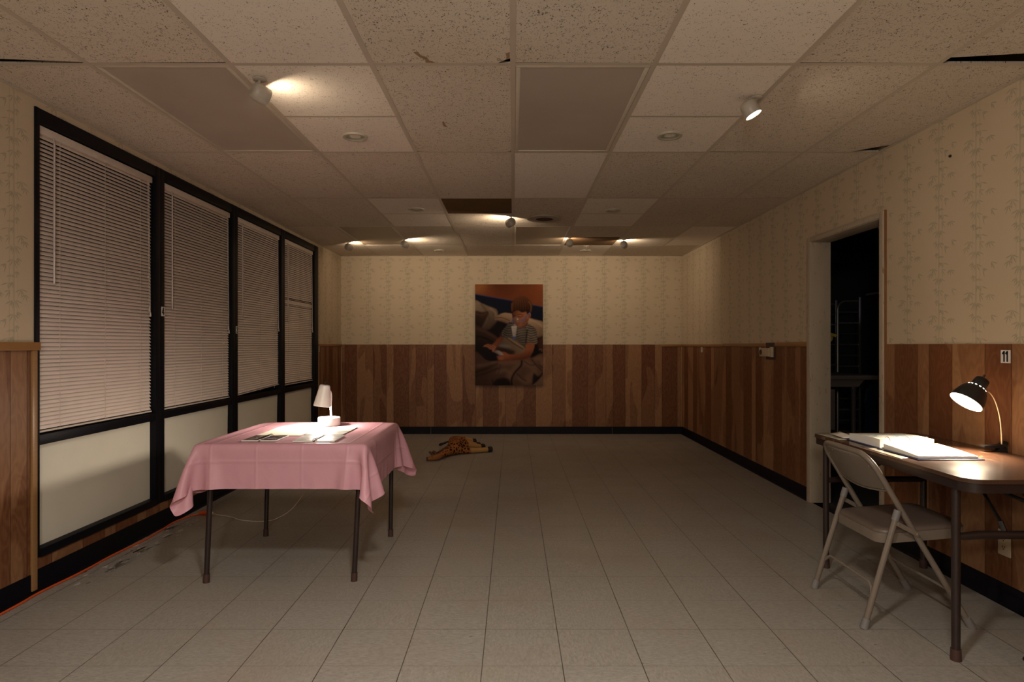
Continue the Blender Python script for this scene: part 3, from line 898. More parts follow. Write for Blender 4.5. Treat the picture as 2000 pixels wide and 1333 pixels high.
# ------------------------------------------------------------------ wall fittings
def number_sign(txt, lab, x, y, z, wd, ht, facing):
    """facing +1: on the window side facing +X, -1: on the right wall facing -X"""
    t = thing('number_sign', lab, 'sign', (x, y, z), 'wall number signs')
    b = MB()
    b.box(-0.0006, 0.0012, -wd / 2, wd / 2, -ht / 2, ht / 2) if facing > 0 else b.box(-0.0012, 0.0006, -wd / 2, wd / 2, -ht / 2, ht / 2)
    b.build('plate', M['sign_white'], t, local=True, smooth=0)
    digit(txt, ht, M['ink'], t, facing)
    return t
number_sign('4', 'white sign with a black 4 on the first black window post', XL + 0.0105, 4.118, 1.4405, 0.040, 0.062, 1)
number_sign('3', 'white sign with a black 3 on the second black window post', XL + 0.0105, 5.222, 1.343, 0.040, 0.060, 1)
number_sign('11', 'white sign reading 11 on the wood above the clamp lamp', XR - 0.007, 2.880, 1.1645, 0.056, 0.061, -1)
number_sign('2', 'white sign with a black 2 beside the beige thermostat', XR - 0.007, 5.745, 1.162, 0.046, 0.060, -1)
number_sign('1', 'small white number sign under the right-hand rail near the back corner', XR - 0.007, 7.52, 1.155, 0.050, 0.060, -1)
number_sign('5', 'small number sign under the rail beside the far window frame', XL + 0.0148, 7.425, 1.165, 0.030, 0.060, 1)

b = MB(); b.lathe([(0.0, 0.010), (0.006, 0.009), (0.008, 0.004), (0.007, 0.0)], (XR, 3.251, 2.213), (-1, 0, 0), n=10)
tag(b.build('nail', M['ink']), 'small black nail head high on the papered right wall', 'nail')
# thermostat
t = thing('thermostat', 'beige thermostat box on a dark bare patch of the right wall', 'thermostat', (XR, 5.53, 1.15))
b = MB(); b.box(XR - 0.012, XR - 0.004, 5.40, 5.60, 1.085, 1.236); b.build('backing_plate', M['rubber_brown'], t, smooth=0)
b = MB(); b.box(XR - 0.036, XR - 0.010, 5.435, 5.465, 1.108, 1.198, 0.003); b.box(XR - 0.046, XR - 0.010, 5.462, 5.665, 1.112, 1.188, 0.004); b.build('body', M['plate'], t)
b = MB(); b.lathe([(0.0, 0.008), (0.022, 0.007), (0.024, 0.0)], (XR - 0.046, 5.63, 1.150), (-1, 0, 0), n=20); b.build('dial', M['rubber_brown'], t)
# outlet and switches
def plate(name, lab, cat, side, y, z, wd, ht, kind):
    x = XR - 0.006 if side > 0 else XL
    s = -1 if side > 0 else 1
    t = thing(name, lab, cat, (x, y, z))
    b = MB(); b.box(min(x, x + s * .006), max(x, x + s * .006), y - wd / 2, y + wd / 2, z - ht / 2, z + ht / 2, 0.002); b.build('cover_plate', M['plate'], t)
    if kind == 'outlet':
        for dz in (0.020, -0.020):
            b = MB(); b.lathe([(0.0, 0.002), (0.016, 0.002), (0.0165, 0.0)], (x + s * .0058, y, z + dz), (s, 0, 0), n=20)
            k = b.build('socket', M['plate'], t)
            b = MB()
            for dy in (-0.006, 0.006): b.box(x + s * .0082 - .0006, x + s * .0082 + .0006, y + dy - .0014, y + dy + .0014, z + dz - .002, z + dz + .007)
            b.lathe([(0, 0.0006), (0.003, 0.0006), (0.003, 0)], (x + s * .0078, y, z + dz - 0.008), (s, 0, 0), n=8)
            b.build('slots', M['ink'], k, smooth=0)
    else:
        for dy in ((-0.023, 0.023) if kind == 'double' else (0,)):
            b = MB(); b.box(x + .004, x + .016, y + dy - .005, y + dy + .005, z - 0.004, z + 0.012, 0.002); b.build('toggle', M['plate'], t)
plate('wall_outlet', 'beige duplex outlet low on the wood wall under the right table', 'outlet', 1, 2.885, 0.292, 0.072, 0.118, 'outlet')
plate('light_switch', 'double light switch nearest the far window frame', 'light switch', -1, 7.675, 1.305, 0.116, 0.115, 'double')
plate('light_switch', 'double light switch closest to the back corner', 'light switch', -1, 7.88, 1.305, 0.116, 0.115, 'double')

# ------------------------------------------------------------------ picture on the back wall
pic = thing('picture_board', 'unframed picture of a child wearing a breathing mask in bed', 'picture', (-0.055, YB, 1.35))
PX0, PX1, PZ0, PZ1 = -0.514, 0.405, 0.664, 2.037
PY = YB - 0.040
b = MB(); b.box(PX0, PX1, PY, YB - 0.008, PZ0, PZ1, 0.001); b.build('board', plain('board_edge', (0.05, 0.035, 0.03), 0.6), pic)
# the print: a picture laid down as point colours on a fine flat grid
GW, GH = 190, 286
gx, gy = np.meshgrid((np.arange(GW) + .0) / (GW - 1) * 755 + 170, (np.arange(GH) + .0) / (GH - 1) * 1137 + 93)
IMG = np.zeros((GH, GW, 3))


def blur(a, s):
    if s <= 0: return a
    r = max(1, int(s * 2.5)); kx = np.exp(-0.5 * (np.arange(-r, r + 1) / s) ** 2); kx /= kx.sum()
    p = np.pad(a, r, mode='edge')
    p = sum(kx[i] * p[:, i:i + a.shape[1]] for i in range(2 * r + 1))
    return sum(kx[i] * p[i:i + a.shape[0], :] for i in range(2 * r + 1))


def mask(pts, smooth=True):
    V = [(v.x, v.y) for v in spline([(x, y, 0) for x, y in pts], 6, True)] if smooth else pts
    m = np.zeros((GH, GW), bool)
    for (x0, y0), (x1, y1) in zip(V, V[1:] + V[:1]):
        if y0 == y1: continue
        c = ((gy >= min(y0, y1)) & (gy < max(y0, y1)))
        m ^= c & (gx < x0 + (gy - y0) / (y1 - y0) * (x1 - x0))
    return m.astype(float)


_pn = np.random.RandomState(4)
GRAIN = sum(blur(_pn.randn(GH, GW), s) * s * w_ for s, w_ in ((1.2, .5), (4, .5), (10, .6)))
GRAIN /= np.abs(GRAIN).max()


def paint(col, pts, s=0.8, a=1.0, smooth=True, grad=None, tex=0.15, clip=None):
    """flat colour or a left-right / top-bottom blend of two, inside a soft outline"""
    global IMG
    m = blur(mask(pts, smooth), s) * a
    if clip is not None: m = m * clip
    c = np.array(col, float)[None, None, :] * np.ones((GH, GW, 1))
    if grad is not None:
        (xa, ya), (xb, yb), c2 = grad
        t = np.clip(((gx - xa) * (xb - xa) + (gy - ya) * (yb - ya)) / ((xb - xa) ** 2 + (yb - ya) ** 2), 0, 1)[..., None]
        c = c * (1 - t) + np.array(c2) * t
    c = c * (1 + tex * GRAIN[..., None] * 2)
    IMG = IMG * (1 - m[..., None]) + c * m[..., None]
    return m


def stroke(col, pts, w_, a=1.0, s=0.8, clip=None):
    global IMG
    V = [(v.x, v.y) for v in spline([(x, y, 0) for x, y in pts], 6)]
    d = np.full((GH, GW), 1e9)
    for (x0, y0), (x1, y1) in zip(V, V[1:]):
        L = (x1 - x0) ** 2 + (y1 - y0) ** 2 + 1e-9
        t = np.clip(((gx - x0) * (x1 - x0) + (gy - y0) * (y1 - y0)) / L, 0, 1)
        d = np.minimum(d, np.hypot(gx - x0 - t * (x1 - x0), gy - y0 - t * (y1 - y0)))
    m = np.exp(-(d / w_) ** 2 * 1.2) * a
    if clip is not None: m = m * clip
    IMG = IMG * (1 - m[..., None]) + np.array(col) * m[..., None]


wallc = (0.150, 0.046, 0.018)
paint(wallc, [(160, 80), (940, 80), (940, 1240), (160, 1240)], 0, 1, False)
paint((0.26, 0.115, 0.042), [(160, 80), (330, 80), (260, 180), (160, 190)], 12, .8)
paint((0.085, 0.026, 0.012), [(300, 80), (600, 80), (580, 220), (420, 200)], 14, .7)
paint((0.20, 0.062, 0.024), [(800, 80), (940, 80), (940, 330), (820, 300)], 12, .6)
paint((0.009, 0.010, 0.020), [(160, 203), (580, 278), (800, 325), (940, 350), (940, 640), (160, 640)], .8, 1, False)
stroke((0.034, 0.040, 0.105), [(165, 205), (580, 279), (800, 325), (930, 350)], 6, .9)
# pillows and cushions on the left
paint((0.20, 0.145, 0.100), [(160, 290), (250, 312), (330, 345), (405, 375), (425, 430), (415, 510), (350, 590), (260, 610), (160, 580)], 1.5, 1, True, ((200, 300), (300, 600), (0.05, 0.03, 0.022)))
stroke((0.07, 0.05, 0.035), [(240, 320), (300, 400), (330, 500), (320, 580)], 14, .6); stroke((0.25, 0.18, 0.125), [(340, 365), (395, 410), (400, 480)], 16, .55)
paint((0.050, 0.026, 0.018), [(160, 405), (250, 405), (318, 400), (300, 470), (230, 590), (160, 600)], 1.5, 1, True, ((250, 400), (200, 590), (0.016, 0.010, 0.008)))
stroke((0.085, 0.046, 0.03), [(170, 420), (240, 440), (290, 420)], 12, .5)
paint((0.29, 0.200, 0.130), [(392, 468), (470, 420), (540, 418), (600, 440), (595, 520), (520, 535), (430, 505)], 1.2, 1, True, ((500, 420), (470, 530), (0.13, 0.072, 0.048)))
stroke((0.075, 0.042, 0.03), [(395, 470), (470, 470), (550, 500)], 8, .6)
paint((0.30, 0.205, 0.135), [(745, 478), (830, 490), (940, 532), (940, 690), (880, 705), (840, 690), (780, 600)], 1.5, 1, True, ((800, 480), (920, 690), (0.13, 0.08, 0.052)))
stroke((0.38, 0.27, 0.18), [(780, 495), (850, 520), (910, 560)], 18, .5)
paint((0.012, 0.008, 0.008), [(425, 515), (500, 525), (520, 560), (470, 640), (440, 700), (380, 680), (330, 620)], 3)
paint((0.045, 0.024, 0.017), [(160, 560), (260, 590), (360, 650), (408, 690), (400, 730), (350, 780), (260, 800), (160, 780)], 2, 1, True, ((300, 600), (220, 790), (0.014, 0.009, 0.008)))
stroke((0.08, 0.042, 0.029), [(190, 590), (290, 630), (390, 690)], 16, .55); stroke((0.008, 0.006, 0.006), [(180, 680), (260, 690), (360, 740)], 12, .7)
paint((0.009, 0.007, 0.007), [(820, 700), (880, 690), (940, 690), (940, 920), (790, 930), (790, 800)], 3)
paint((0.055, 0.022, 0.014), [(865, 735), (900, 700), (940, 700), (940, 830), (890, 840)], 2.5, .9)
stroke((0.16, 0.10, 0.07), [(885, 830), (905, 820), (915, 845)], 7, .6)
paint((0.012, 0.009, 0.009), [(160, 770), (260, 785), (330, 820), (430, 880), (430, 950), (300, 960), (160, 910)], 3)
# duvet
dv = paint((0.098, 0.054, 0.037), [(160, 870), (260, 910), (380, 960), (520, 955), (660, 945), (790, 925), (940, 890), (940, 1245), (160, 1245)], 2, 1, True, ((700, 930), (250, 1230), (0.050, 0.027, 0.020)))
for pts, w_, a in ([[(400, 975), (520, 965), (640, 975), (600, 1070), (560, 1130)], 50, .45], [[(740, 975), (800, 1010), (830, 1080), (760, 1150)], 46, .45], [[(200, 1010), (300, 1000), (400, 985)], 28, .3], [[(430, 1080), (500, 1060), (560, 1090)], 30, .4], [[(850, 930), (900, 930), (920, 980)], 26, .5], [[(660, 1150), (720, 1190), (790, 1180)], 26, .35]):
    stroke((0.185, 0.110, 0.076), pts, w_, a, clip=dv)
for pts, w_, a in ([[(690, 955), (680, 1010), (610, 1090), (578, 1160), (580, 1230)], 13, .95], [[(170, 1085), (290, 1040), (410, 990)], 26, .6], [[(170, 1130), (300, 1090), (420, 1040)], 14, .5], [[(720, 960), (780, 1000), (830, 1000)], 9, .5], [[(800, 940), (850, 1000), (910, 1060)], 9, .55],
                    [[(810, 1215), (870, 1160), (930, 1080)], 11, .8], [[(360, 1170), (370, 1210), (365, 1235)], 10, .6], [[(640, 1100), (700, 1160), (740, 1180)], 10, .5], [[(450, 1000), (440, 1060), (420, 1110)], 9, .35], [[(880, 1000), (920, 1030)], 8, .5]):
    stroke((0.016, 0.010, 0.008), pts, w_, a, clip=dv)
paint((0.013, 0.009, 0.008), [(390, 1175), (470, 1145), (545, 1165), (560, 1245), (385, 1245)], 2.5, .95)
paint((0.010, 0.008, 0.008), [(820, 1095), (870, 1130), (915, 1112), (895, 1150), (815, 1218)], 2, .9)
paint((0.13, 0.085, 0.055), [(815, 1240), (880, 1170), (940, 1115), (940, 1240)], 2, .9)
# lap blanket
lp = paint((0.175, 0.122, 0.078), [(500, 690), (560, 685), (660, 740), (725, 790), (730, 850), (640, 880), (520, 850), (420, 790), (440, 745)], 1.5, 1, True, ((640, 720), (470, 840), (0.070, 0.046, 0.034)))
stroke((0.05, 0.034, 0.026), [(520, 700), (600, 760), (700, 820)], 9, .7, clip=lp); stroke((0.05, 0.034, 0.026), [(560, 690), (650, 745), (720, 800)], 7, .5, clip=lp); stroke((0.24, 0.17, 0.11), [(540, 695), (620, 750), (700, 800)], 8, .5, clip=lp)
paint((0.15, 0.13, 0.125), [(430, 790), (470, 765), (540, 775), (580, 800), (500, 808)], 2, .7)
paint((0.022, 0.015, 0.013), [(400, 802), (500, 812), (620, 850), (560, 885), (480, 860), (410, 840)], 2.5, .9)
# far arm, shirt, near arm
paint((0.120, 0.042, 0.022), [(455, 680), (495, 690), (455, 750), (400, 795), (355, 785), (400, 740)], 1.2, 1, True, ((480, 690), (370, 790), (0.17, 0.062, 0.033)))
sh = paint((0.030, 0.028, 0.031), [(520, 560), (545, 525), (610, 525), (680, 560), (745, 535), (800, 560), (850, 600), (862, 700), (860, 760), (800, 768), (735, 757), (735, 812), (690, 770), (610, 710), (530, 690), (470, 692), (452, 660), (480, 610)], 1.0)
for q in range(13):
    y = 548 + q * 19
    stroke((0.24, 0.185, 0.130), [(470, y + 14), (540, y - 6), (620, y + 4), (690, y + 18), (745, y + 20)], 4.2, .68, clip=sh * (gx < 748))
    stroke((0.31, 0.235, 0.160), [(742, y + 6), (790, y - 6), (840, y + 2), (866, y + 10)], 4.4, .75, clip=sh * (gx >= 742))
stroke((0.010, 0.009, 0.010), [(750, 610), (742, 680), (738, 760)], 9, .85, clip=sh)
paint((0.02, 0.016, 0.016), [(455, 600), (530, 560), (560, 700), (470, 700)], 8, .45, clip=sh); paint((0.36, 0.28, 0.19), [(655, 600), (720, 590), (715, 640), (670, 640)], 7, .30, clip=sh)
paint((0.225, 0.082, 0.040), [(742, 762), (828, 758), (822, 830), (790, 895), (720, 935), (620, 942), (520, 945), (440, 945), (412, 915), (420, 895), (470, 905), (490, 880), (455, 868), (450, 852), (500, 856), (545, 880), (620, 885), (700, 865), (728, 820)], 1.0, 1, True, ((600, 870), (620, 945), (0.095, 0.034, 0.019)))
paint((0.012, 0.010, 0.011), [(245, 798), (330, 818), (420, 868), (480, 892), (455, 914), (410, 937), (380, 952), (310, 952), (250, 902)], 1.5)
paint((0.30, 0.265, 0.26), [(372, 850), (430, 838), (487, 884), (455, 895), (410, 872)], 1.2, .9, True, ((450, 845), (400, 880), (0.12, 0.10, 0.10)))
paint((0.25, 0.095, 0.052), [(412, 905), (440, 895), (480, 892), (480, 935), (440, 940)], 2, .8)
paint((0.26, 0.105, 0.060), [(258, 795), (300, 768), (345, 772), (402, 795), (395, 815), (375, 852), (362, 850), (355, 825), (330, 822), (300, 800)], 1.0)
for a_, c_ in (((268, 794), (338, 818)), ((296, 776), (362, 818)), ((325, 773), (382, 808))): stroke((0.07, 0.024, 0.014), [a_, ((a_[0] + c_[0]) / 2 + 4, (a_[1] + c_[1]) / 2 - 5), c_], 4, .8)
# neck, head
paint((0.10, 0.036, 0.020), [(640, 545), (740, 500), (752, 545), (700, 577), (650, 572)], 1.2)
hd = paint((0.250, 0.100, 0.052), [(582, 390), (650, 375), (740, 395), (790, 430), (768, 490), (740, 540), (690, 568), (630, 570), (598, 545), (585, 470)], 1.0, 1, True, ((690, 450), (590, 440), (0.085, 0.031, 0.017)))
paint((0.105, 0.040, 0.022), [(735, 470), (775, 480), (735, 545), (690, 568), (700, 530)], 4, .7, clip=hd); paint((0.32, 0.14, 0.078), [(660, 450), (720, 450), (720, 490), (670, 490)], 6, .6, clip=hd)
paint((0.100, 0.038, 0.016), [(572, 385), (572, 320), (600, 265), (650, 235), (705, 226), (765, 258), (802, 315), (800, 370), (775, 425), (752, 430), (735, 402), (690, 410), (650, 388), (600, 402), (580, 420)], 1.2, 1, True, ((640, 250), (660, 400), (0.022, 0.009, 0.005)))
for q in range(16):
    x = 585 + q * 13.5
    stroke((0.165, 0.068, 0.027) if q % 2 else (0.030, 0.012, 0.006), [(690 + (x - 690) * .45, 238 + abs(x - 690) * .16), (x - 4, 310), (x + 2, 385 - 12 * math.sin(q))], 4, .20)
stroke((0.20, 0.085, 0.034), [(770, 290), (794, 335), (790, 395)], 10, .55); stroke((0.15, 0.06, 0.024), [(582, 310), (580, 350), (582, 390)], 8, .6)
paint((0.26, 0.100, 0.055), [(752, 438), (775, 415), (788, 425), (784, 460), (762, 486), (748, 480)], 1.0); stroke((0.09, 0.03, 0.018), [(764, 436), (776, 440), (768, 468)], 5, .8)
stroke((0.055, 0.022, 0.012), [(645, 436), (675, 429), (704, 442)], 4.5, .9); stroke((0.035, 0.015, 0.010), [(650, 455), (676, 463), (700, 454)], 4, .95); stroke((0.04, 0.016, 0.01), [(592, 440), (618, 446)], 4, .85); stroke((0.04, 0.016, 0.01), [(594, 456), (612, 462)], 4, .8)
paint((0.20, 0.112, 0.082), [(592, 480), (625, 462), (655, 478), (668, 515), (650, 555), (615, 560), (598, 545)], 1.5, .85, True, ((650, 480), (600, 540), (0.11, 0.055, 0.042)))
paint((0.42, 0.33, 0.25), [(634, 478), (645, 474), (653, 495), (647, 516), (637, 506)], .9, .95); paint((0.05, 0.03, 0.025), [(640, 494), (650, 494), (649, 513), (641, 513)], .8, .9)
stroke((0.05, 0.11, 0.27), [(683, 499), (715, 484), (745, 448), (782, 408)], 5, .95); stroke((0.05, 0.11, 0.27), [(690, 496), (706, 505), (720, 519)], 5, .9); stroke((0.05, 0.11, 0.27), [(592, 484), (583, 500), (586, 530)], 5, .9)
paint((0.24, 0.20, 0.18), [(600, 540), (625, 540), (625, 562), (600, 562)], .8, .8, False)
paint((0.36, 0.315, 0.29), [(573, 560), (636, 560), (626, 640), (622, 682), (590, 682), (584, 640)], .9, 1, False, ((590, 560), (630, 680), (0.23, 0.20, 0.195)))
stroke((0.20, 0.17, 0.165), [(585, 590), (632, 590)], 3, .6); stroke((0.20, 0.17, 0.165), [(592, 640), (628, 640)], 3, .6)
paint((0.04, 0.09, 0.30), [(590, 680), (617, 680), (613, 712), (596, 712)], .9, 1, False)
IMG = np.clip((IMG / 0.2) ** 1.12 * 0.2 * 1.08, 0.002, 1)
me = bpy.data.meshes.new('printed_picture')
vx = PX0 + (gx - 170) / 755 * (PX1 - PX0); vz = PZ1 - (gy - 93) / 1137 * (PZ1 - PZ0)
co = np.stack([vx, np.full_like(vx, PY - 0.0006), vz], -1).reshape(-1, 3) - np.array(pic.location)
ii = np.arange(GH * GW).reshape(GH, GW)
fc = np.stack([ii[:-1, :-1], ii[1:, :-1], ii[1:, 1:], ii[:-1, 1:]], -1).reshape(-1, 4)
me.from_pydata(co.tolist(), [], fc.tolist())
ca = me.color_attributes.new('print', 'FLOAT_COLOR', 'POINT')
ca.data.foreach_set('color', np.concatenate([IMG.reshape(-1, 3), np.ones((GH * GW, 1))], 1).astype(np.float32).ravel())
k = NT('picture_print'); at = k.n('ShaderNodeVertexColor'); at.layer_name = 'print'
me.materials.append(k.out(at.outputs[0], 0.6, spec=0.06))
po = bpy.data.objects.new('printed_picture', me); COL.objects.link(po); po.parent = pic
ROOTM[po.name] = ROOTM[pic.name].copy()

# ------------------------------------------------------------------ pink table
TX0, TX1, TY0, TY1, TZ = -1.60, -0.738, 3.10, 3.965, 0.714
t = thing('card_table', 'square folding table with dark tube legs under the pink cloth', 'table', (-1.17, 3.53, 0))
b = MB(); b.prism([(x, y, TZ - 0.030) for x, y in rrect(TX0 + .012, TX1 - .012, TY0 + .012, TY1 - .012, 0.03)], (0, 0, 0.026)); b.build('tabletop', M['dark_brown_metal'], t)
for (fx, fy, tx, ty) in ((-1.572, 3.165, -1.545, 3.17), (-0.820, 3.185, -0.785, 3.18), (-1.575, 3.935, -1.555, 3.93), (-0.778, 3.925, -0.770, 3.92)):
    d = Vector((tx - fx, ty - fy, 0.684)) / 0.684
    b = MB(); b.tube([Vector((fx, fy, 0.010)), Vector((fx, fy, 0)) + d * 0.684], 0.0135, 14); lg = b.build('leg', M['dark_brown_metal'], t)
    b = MB(); b.tube([Vector((fx, fy, 0.0)), Vector((fx, fy, 0)) + d * 0.045], [0.0165, 0.0155], 14); b.build('foot_cap', M['rubber_brown'], lg)


def drape():
    h = 0.0215
    ox = (0.262, 0.252); oy = (0.215, 0.262)
    nx = int(round((TX1 - TX0 + sum(ox)) / h)); ny = int(round((TY1 - TY0 + sum(oy)) / h))
    gx = np.linspace(TX0 - ox[0], TX1 + ox[1], nx + 1); gy = np.linspace(TY0 - oy[0], TY1 + oy[1], ny + 1)
    X, Y = np.meshgrid(gx, gy, indexing='ij')
    rng = np.random.RandomState(7)
    P = np.stack([X, Y, np.full_like(X, TZ + 0.006)], -1)
    P[..., 2] += rng.rand(*X.shape) * 0.002
    hx, hy = gx[1] - gx[0], gy[1] - gy[0]
    Q = P.copy()
    eps = 0.0045
    inx = (X > TX0 + 0.03) & (X < TX1 - 0.03) & (Y > TY0 + 0.03) & (Y < TY1 - 0.03)

    def con(P, a, bb, L, k):
        A, B = P[a], P[bb]
        d = B - A
        n = np.sqrt((d * d).sum(-1, keepdims=True)) + 1e-9
        c = d * ((n - L) / n * 0.5 * k)
        A += c; B -= c
    s = slice
    sets = []
    for st in (0, 1):
        m = (nx + 1 - st) // 2 * 2 + st
        a = s(st, m, 2); c = s(st + 1, m + 1, 2)
        n_ = min(len(range(*a.indices(nx + 1))), len(range(*c.indices(nx + 1))))
        sets.append(((s(st, st + 2 * n_, 2), s(None)), (s(st + 1, st + 1 + 2 * n_, 2), s(None)), hx, 1.0))
        n_ = (ny + 1 - st) // 2
        sets.append(((s(None), s(st, st + 2 * n_, 2)), (s(None), s(st + 1, st + 1 + 2 * n_, 2)), hy, 1.0))
    hd = math.hypot(hx, hy)
    for st in (0, 1):
        n_ = (nx + 1 - st) // 2
        a = s(st, st + 2 * n_, 2); c = s(st + 1, st + 1 + 2 * n_, 2)
        sets.append(((a, s(0, -1)), (c, s(1, None)), hd, 0.85)); sets.append(((a, s(1, None)), (c, s(0, -1)), hd, 0.85))
    for st in range(4):
        if nx + 1 > st + 2:
            idx = [i for i in range(nx - 1) if i % 4 in (st,)]
            if idx:
                sets.append(((np.array(idx), s(None)), (np.array(idx) + 2, s(None)), 2 * hx, 0.22))
            idx = [i for i in range(ny - 1) if i % 4 in (st,)]
            if idx: sets.append(((s(None), np.array(idx)), (s(None), np.array(idx) + 2), 2 * hy, 0.22))
    tips = [((0, 0), (-1.655, 2.985, 0.405)), ((nx, 0), (-0.655, 3.035, 0.425)), ((nx, ny), (-0.605, 4.095, 0.47)), ((0, ny), (-1.70, 4.06, 0.45))]
    dt = 1 / 60.0
    for it in range(230):
        V = (P - Q) * 0.965
        Q = P.copy()
        P = P + V
        P[..., 2] -= 9.8 * dt * dt * 0.55
        for (ij, tg) in tips:
            k = 0.17 if it < 205 else 0.09
            P[ij] += (np.array(tg) - P[ij]) * k
        for sub in range(9):
            for (a, c, L, k) in sets:
                if isinstance(a[0], np.ndarray) or isinstance(a[1], np.ndarray):
                    A, B = P[a], P[c]
                    d = B - A
                    n = np.sqrt((d * d).sum(-1, keepdims=True)) + 1e-9
                    cc = d * ((n - L) / n * 0.5 * k)
                    P[a] = A + cc; P[c] = B - cc
                else:
                    con(P, a, c, L, k)
            x, y, z = P[..., 0], P[..., 1], P[..., 2]
            e2 = 0.006
            inside = (x > TX0 - e2) & (x < TX1 + e2) & (y > TY0 - e2) & (y < TY1 + e2) & (z < TZ + eps)
            top = inside & (z > TZ - 0.05) & (X > TX0 - 0.02) & (X < TX1 + 0.02) & (Y > TY0 - 0.02) & (Y < TY1 + 0.02)
            P[..., 2] = np.where(top, TZ + eps, P[..., 2])
            ins = inside & ~top
            dl, dr, dn, df = x - (TX0 - e2), (TX1 + e2) - x, y - (TY0 - e2), (TY1 + e2) - y
            mn = np.minimum(np.minimum(dl, dr), np.minimum(dn, df))
            P[..., 0] = np.where(ins & (mn == dl), TX0 - e2, np.where(ins & (mn == dr), TX1 + e2, P[..., 0]))
            P[..., 1] = np.where(ins & (mn == dn), TY0 - e2, np.where(ins & (mn == df), TY1 + e2, P[..., 1]))
            P[inx, 0] = X[inx]; P[inx, 1] = Y[inx]
            P[inx, 2] = TZ + eps
    # fold lines left from the packet, and light rumples on top
    return P, X, Y, nx, ny


P, CX, CY, nx, ny = drape()
b = MB()
V = [[b.bm.verts.new(P[i, j]) for j in range(ny + 1)] for i in range(nx + 1)]
for i in range(nx):
    for j in range(ny): b.face((V[i][j], V[i + 1][j], V[i + 1][j + 1], V[i][j + 1]))
def cloth_mat():
    k = NT('pink_plastic_cloth')
    p = k.pos(); x, y, z = k.xyz(p)
    # crisp packet folds: ridges at even spacing in both directions
    at = k.n('ShaderNodeUVMap'); uvx, uvy, _ = k.xyz(at.outputs[0])
    h = None
    for co, n in ((uvx, 6.0), (uvy, 5.0)):
        fr = k.math('ABSOLUTE', k.math('SUBTRACT', k.math('FRACT', k.math('MULTIPLY', co, n)), 0.5))
        r = k.step(fr, 0.05, 0.0)
        h = r if h is None else k.math('ADD', h, r)
    wr = k.noise(k.vec(k.math('MULTIPLY', uvx, 11), k.math('MULTIPLY', uvy, 9), 0.0), 1.0, 3, 0.5, 0.8)
    h = k.math('ADD', k.math('MULTIPLY', h, 0.55), k.math('MULTIPLY', wr, 1.6))
    k.bump(h, 0.45, 0.006)
    n = k.noise(p, 8, 2)
    c = k.mix(n, (0.67, 0.34, 0.395), (0.74, 0.39, 0.445))
    k.put(k.b.inputs['Subsurface Weight'], 0.0)
    m = k.out(c, 0.40, spec=0.4)
    # thin plastic: a little light comes through
    tr = k.n('ShaderNodeBsdfTranslucent'); k.put(tr.inputs[0], (0.70, 0.30, 0.28))
    mx = k.n('ShaderNodeMixShader'); mx.inputs[0].default_value = 0.22
    k.t.links.new(k.b.outputs[0], mx.inputs[1]); k.t.links.new(tr.outputs[0], mx.inputs[2])
    k.t.links.new(mx.outputs[0], k.t.nodes['Material Output'].inputs[0])
    return m
uvl = b.bm.loops.layers.uv.new('UVMap')
b.bm.verts.index_update()
for f in b.bm.faces:
    for lp in f.loops:
        i = lp.vert.index // (ny + 1); j = lp.vert.index % (ny + 1)
        lp[uvl].uv = (i / nx, j / ny)
cl = b.build('tablecloth', cloth_mat(), smooth=180, normals=False)
sb = cl.modifiers.new('sub', 'SUBSURF'); sb.levels = 1; sb.render_levels = 1
tag(cl, 'pink plastic tablecloth draped over the square table', 'tablecloth')

CT = TZ + 0.0052   # top of the cloth
# table lamp
LX, LY = -1.137, 3.82
lamp = thing('table_lamp', 'small white desk lamp with a round base, lit on the pink cloth', 'lamp', (LX, LY, CT))
b = MB(); b.lathe([(0.0, 0.0005), (0.064, 0.0005), (0.067, 0.004), (0.067, 0.046), (0.064, 0.051), (0.058, 0.051), (0.056, 0.046), (0.0, 0.045)], (LX, LY, CT), n=48); b.build('base', M['white_enamel'], lamp)
b = MB(); b.tube(spline([(LX + 0.012, LY, CT + 0.044), (LX + 0.010, LY, CT + 0.12), (LX + 0.012, LY, CT + 0.185), (LX + 0.006, LY - 0.012, CT + 0.216), (LX - 0.012, LY - 0.030, CT + 0.222)], 5), 0.0062, 10); b.build('stem', M['white_enamel'], lamp)
SH = Vector((LX - 0.030, LY - 0.048, CT + 0.123)); ax = Vector((0.13, 0.05, 1)).normalized()
b = MB(); b.lathe([(0.046, 0.003), (0.050, 0.0), (0.0515, 0.001), (0.031, 0.128), (0.026, 0.132), (0.0, 0.133)], SH, ax, n=40)
b.lathe([(0.0495, 0.002), (0.029, 0.126), (0.0, 0.128)], SH, ax, n=40); b.build('shade', M['white_enamel'], lamp, normals=False)
b = MB(); b.lathe([(0.0, 0.150), (0.006, 0.148), (0.0065, 0.138), (0.004, 0.132), (0.0, 0.132)], SH, ax, n=12); b.build('finial', M['black_plastic'], lamp)
b = MB(); b.lathe([(0.0, 0.016), (0.040, 0.016), (0.046, 0.014)], SH, ax, n=32); b.build('diffuser', M['led'], lamp)
light('table_lamp_light', 'POINT', SH - ax * 0.001, P_TABLE_LAMP * 0.72, LED, size=0.022)
light('table_lamp_glow', 'AREA', SH + ax * 0.012, P_TABLE_LAMP * 0.75, LED, -ax, 0.06, spread=1.9)

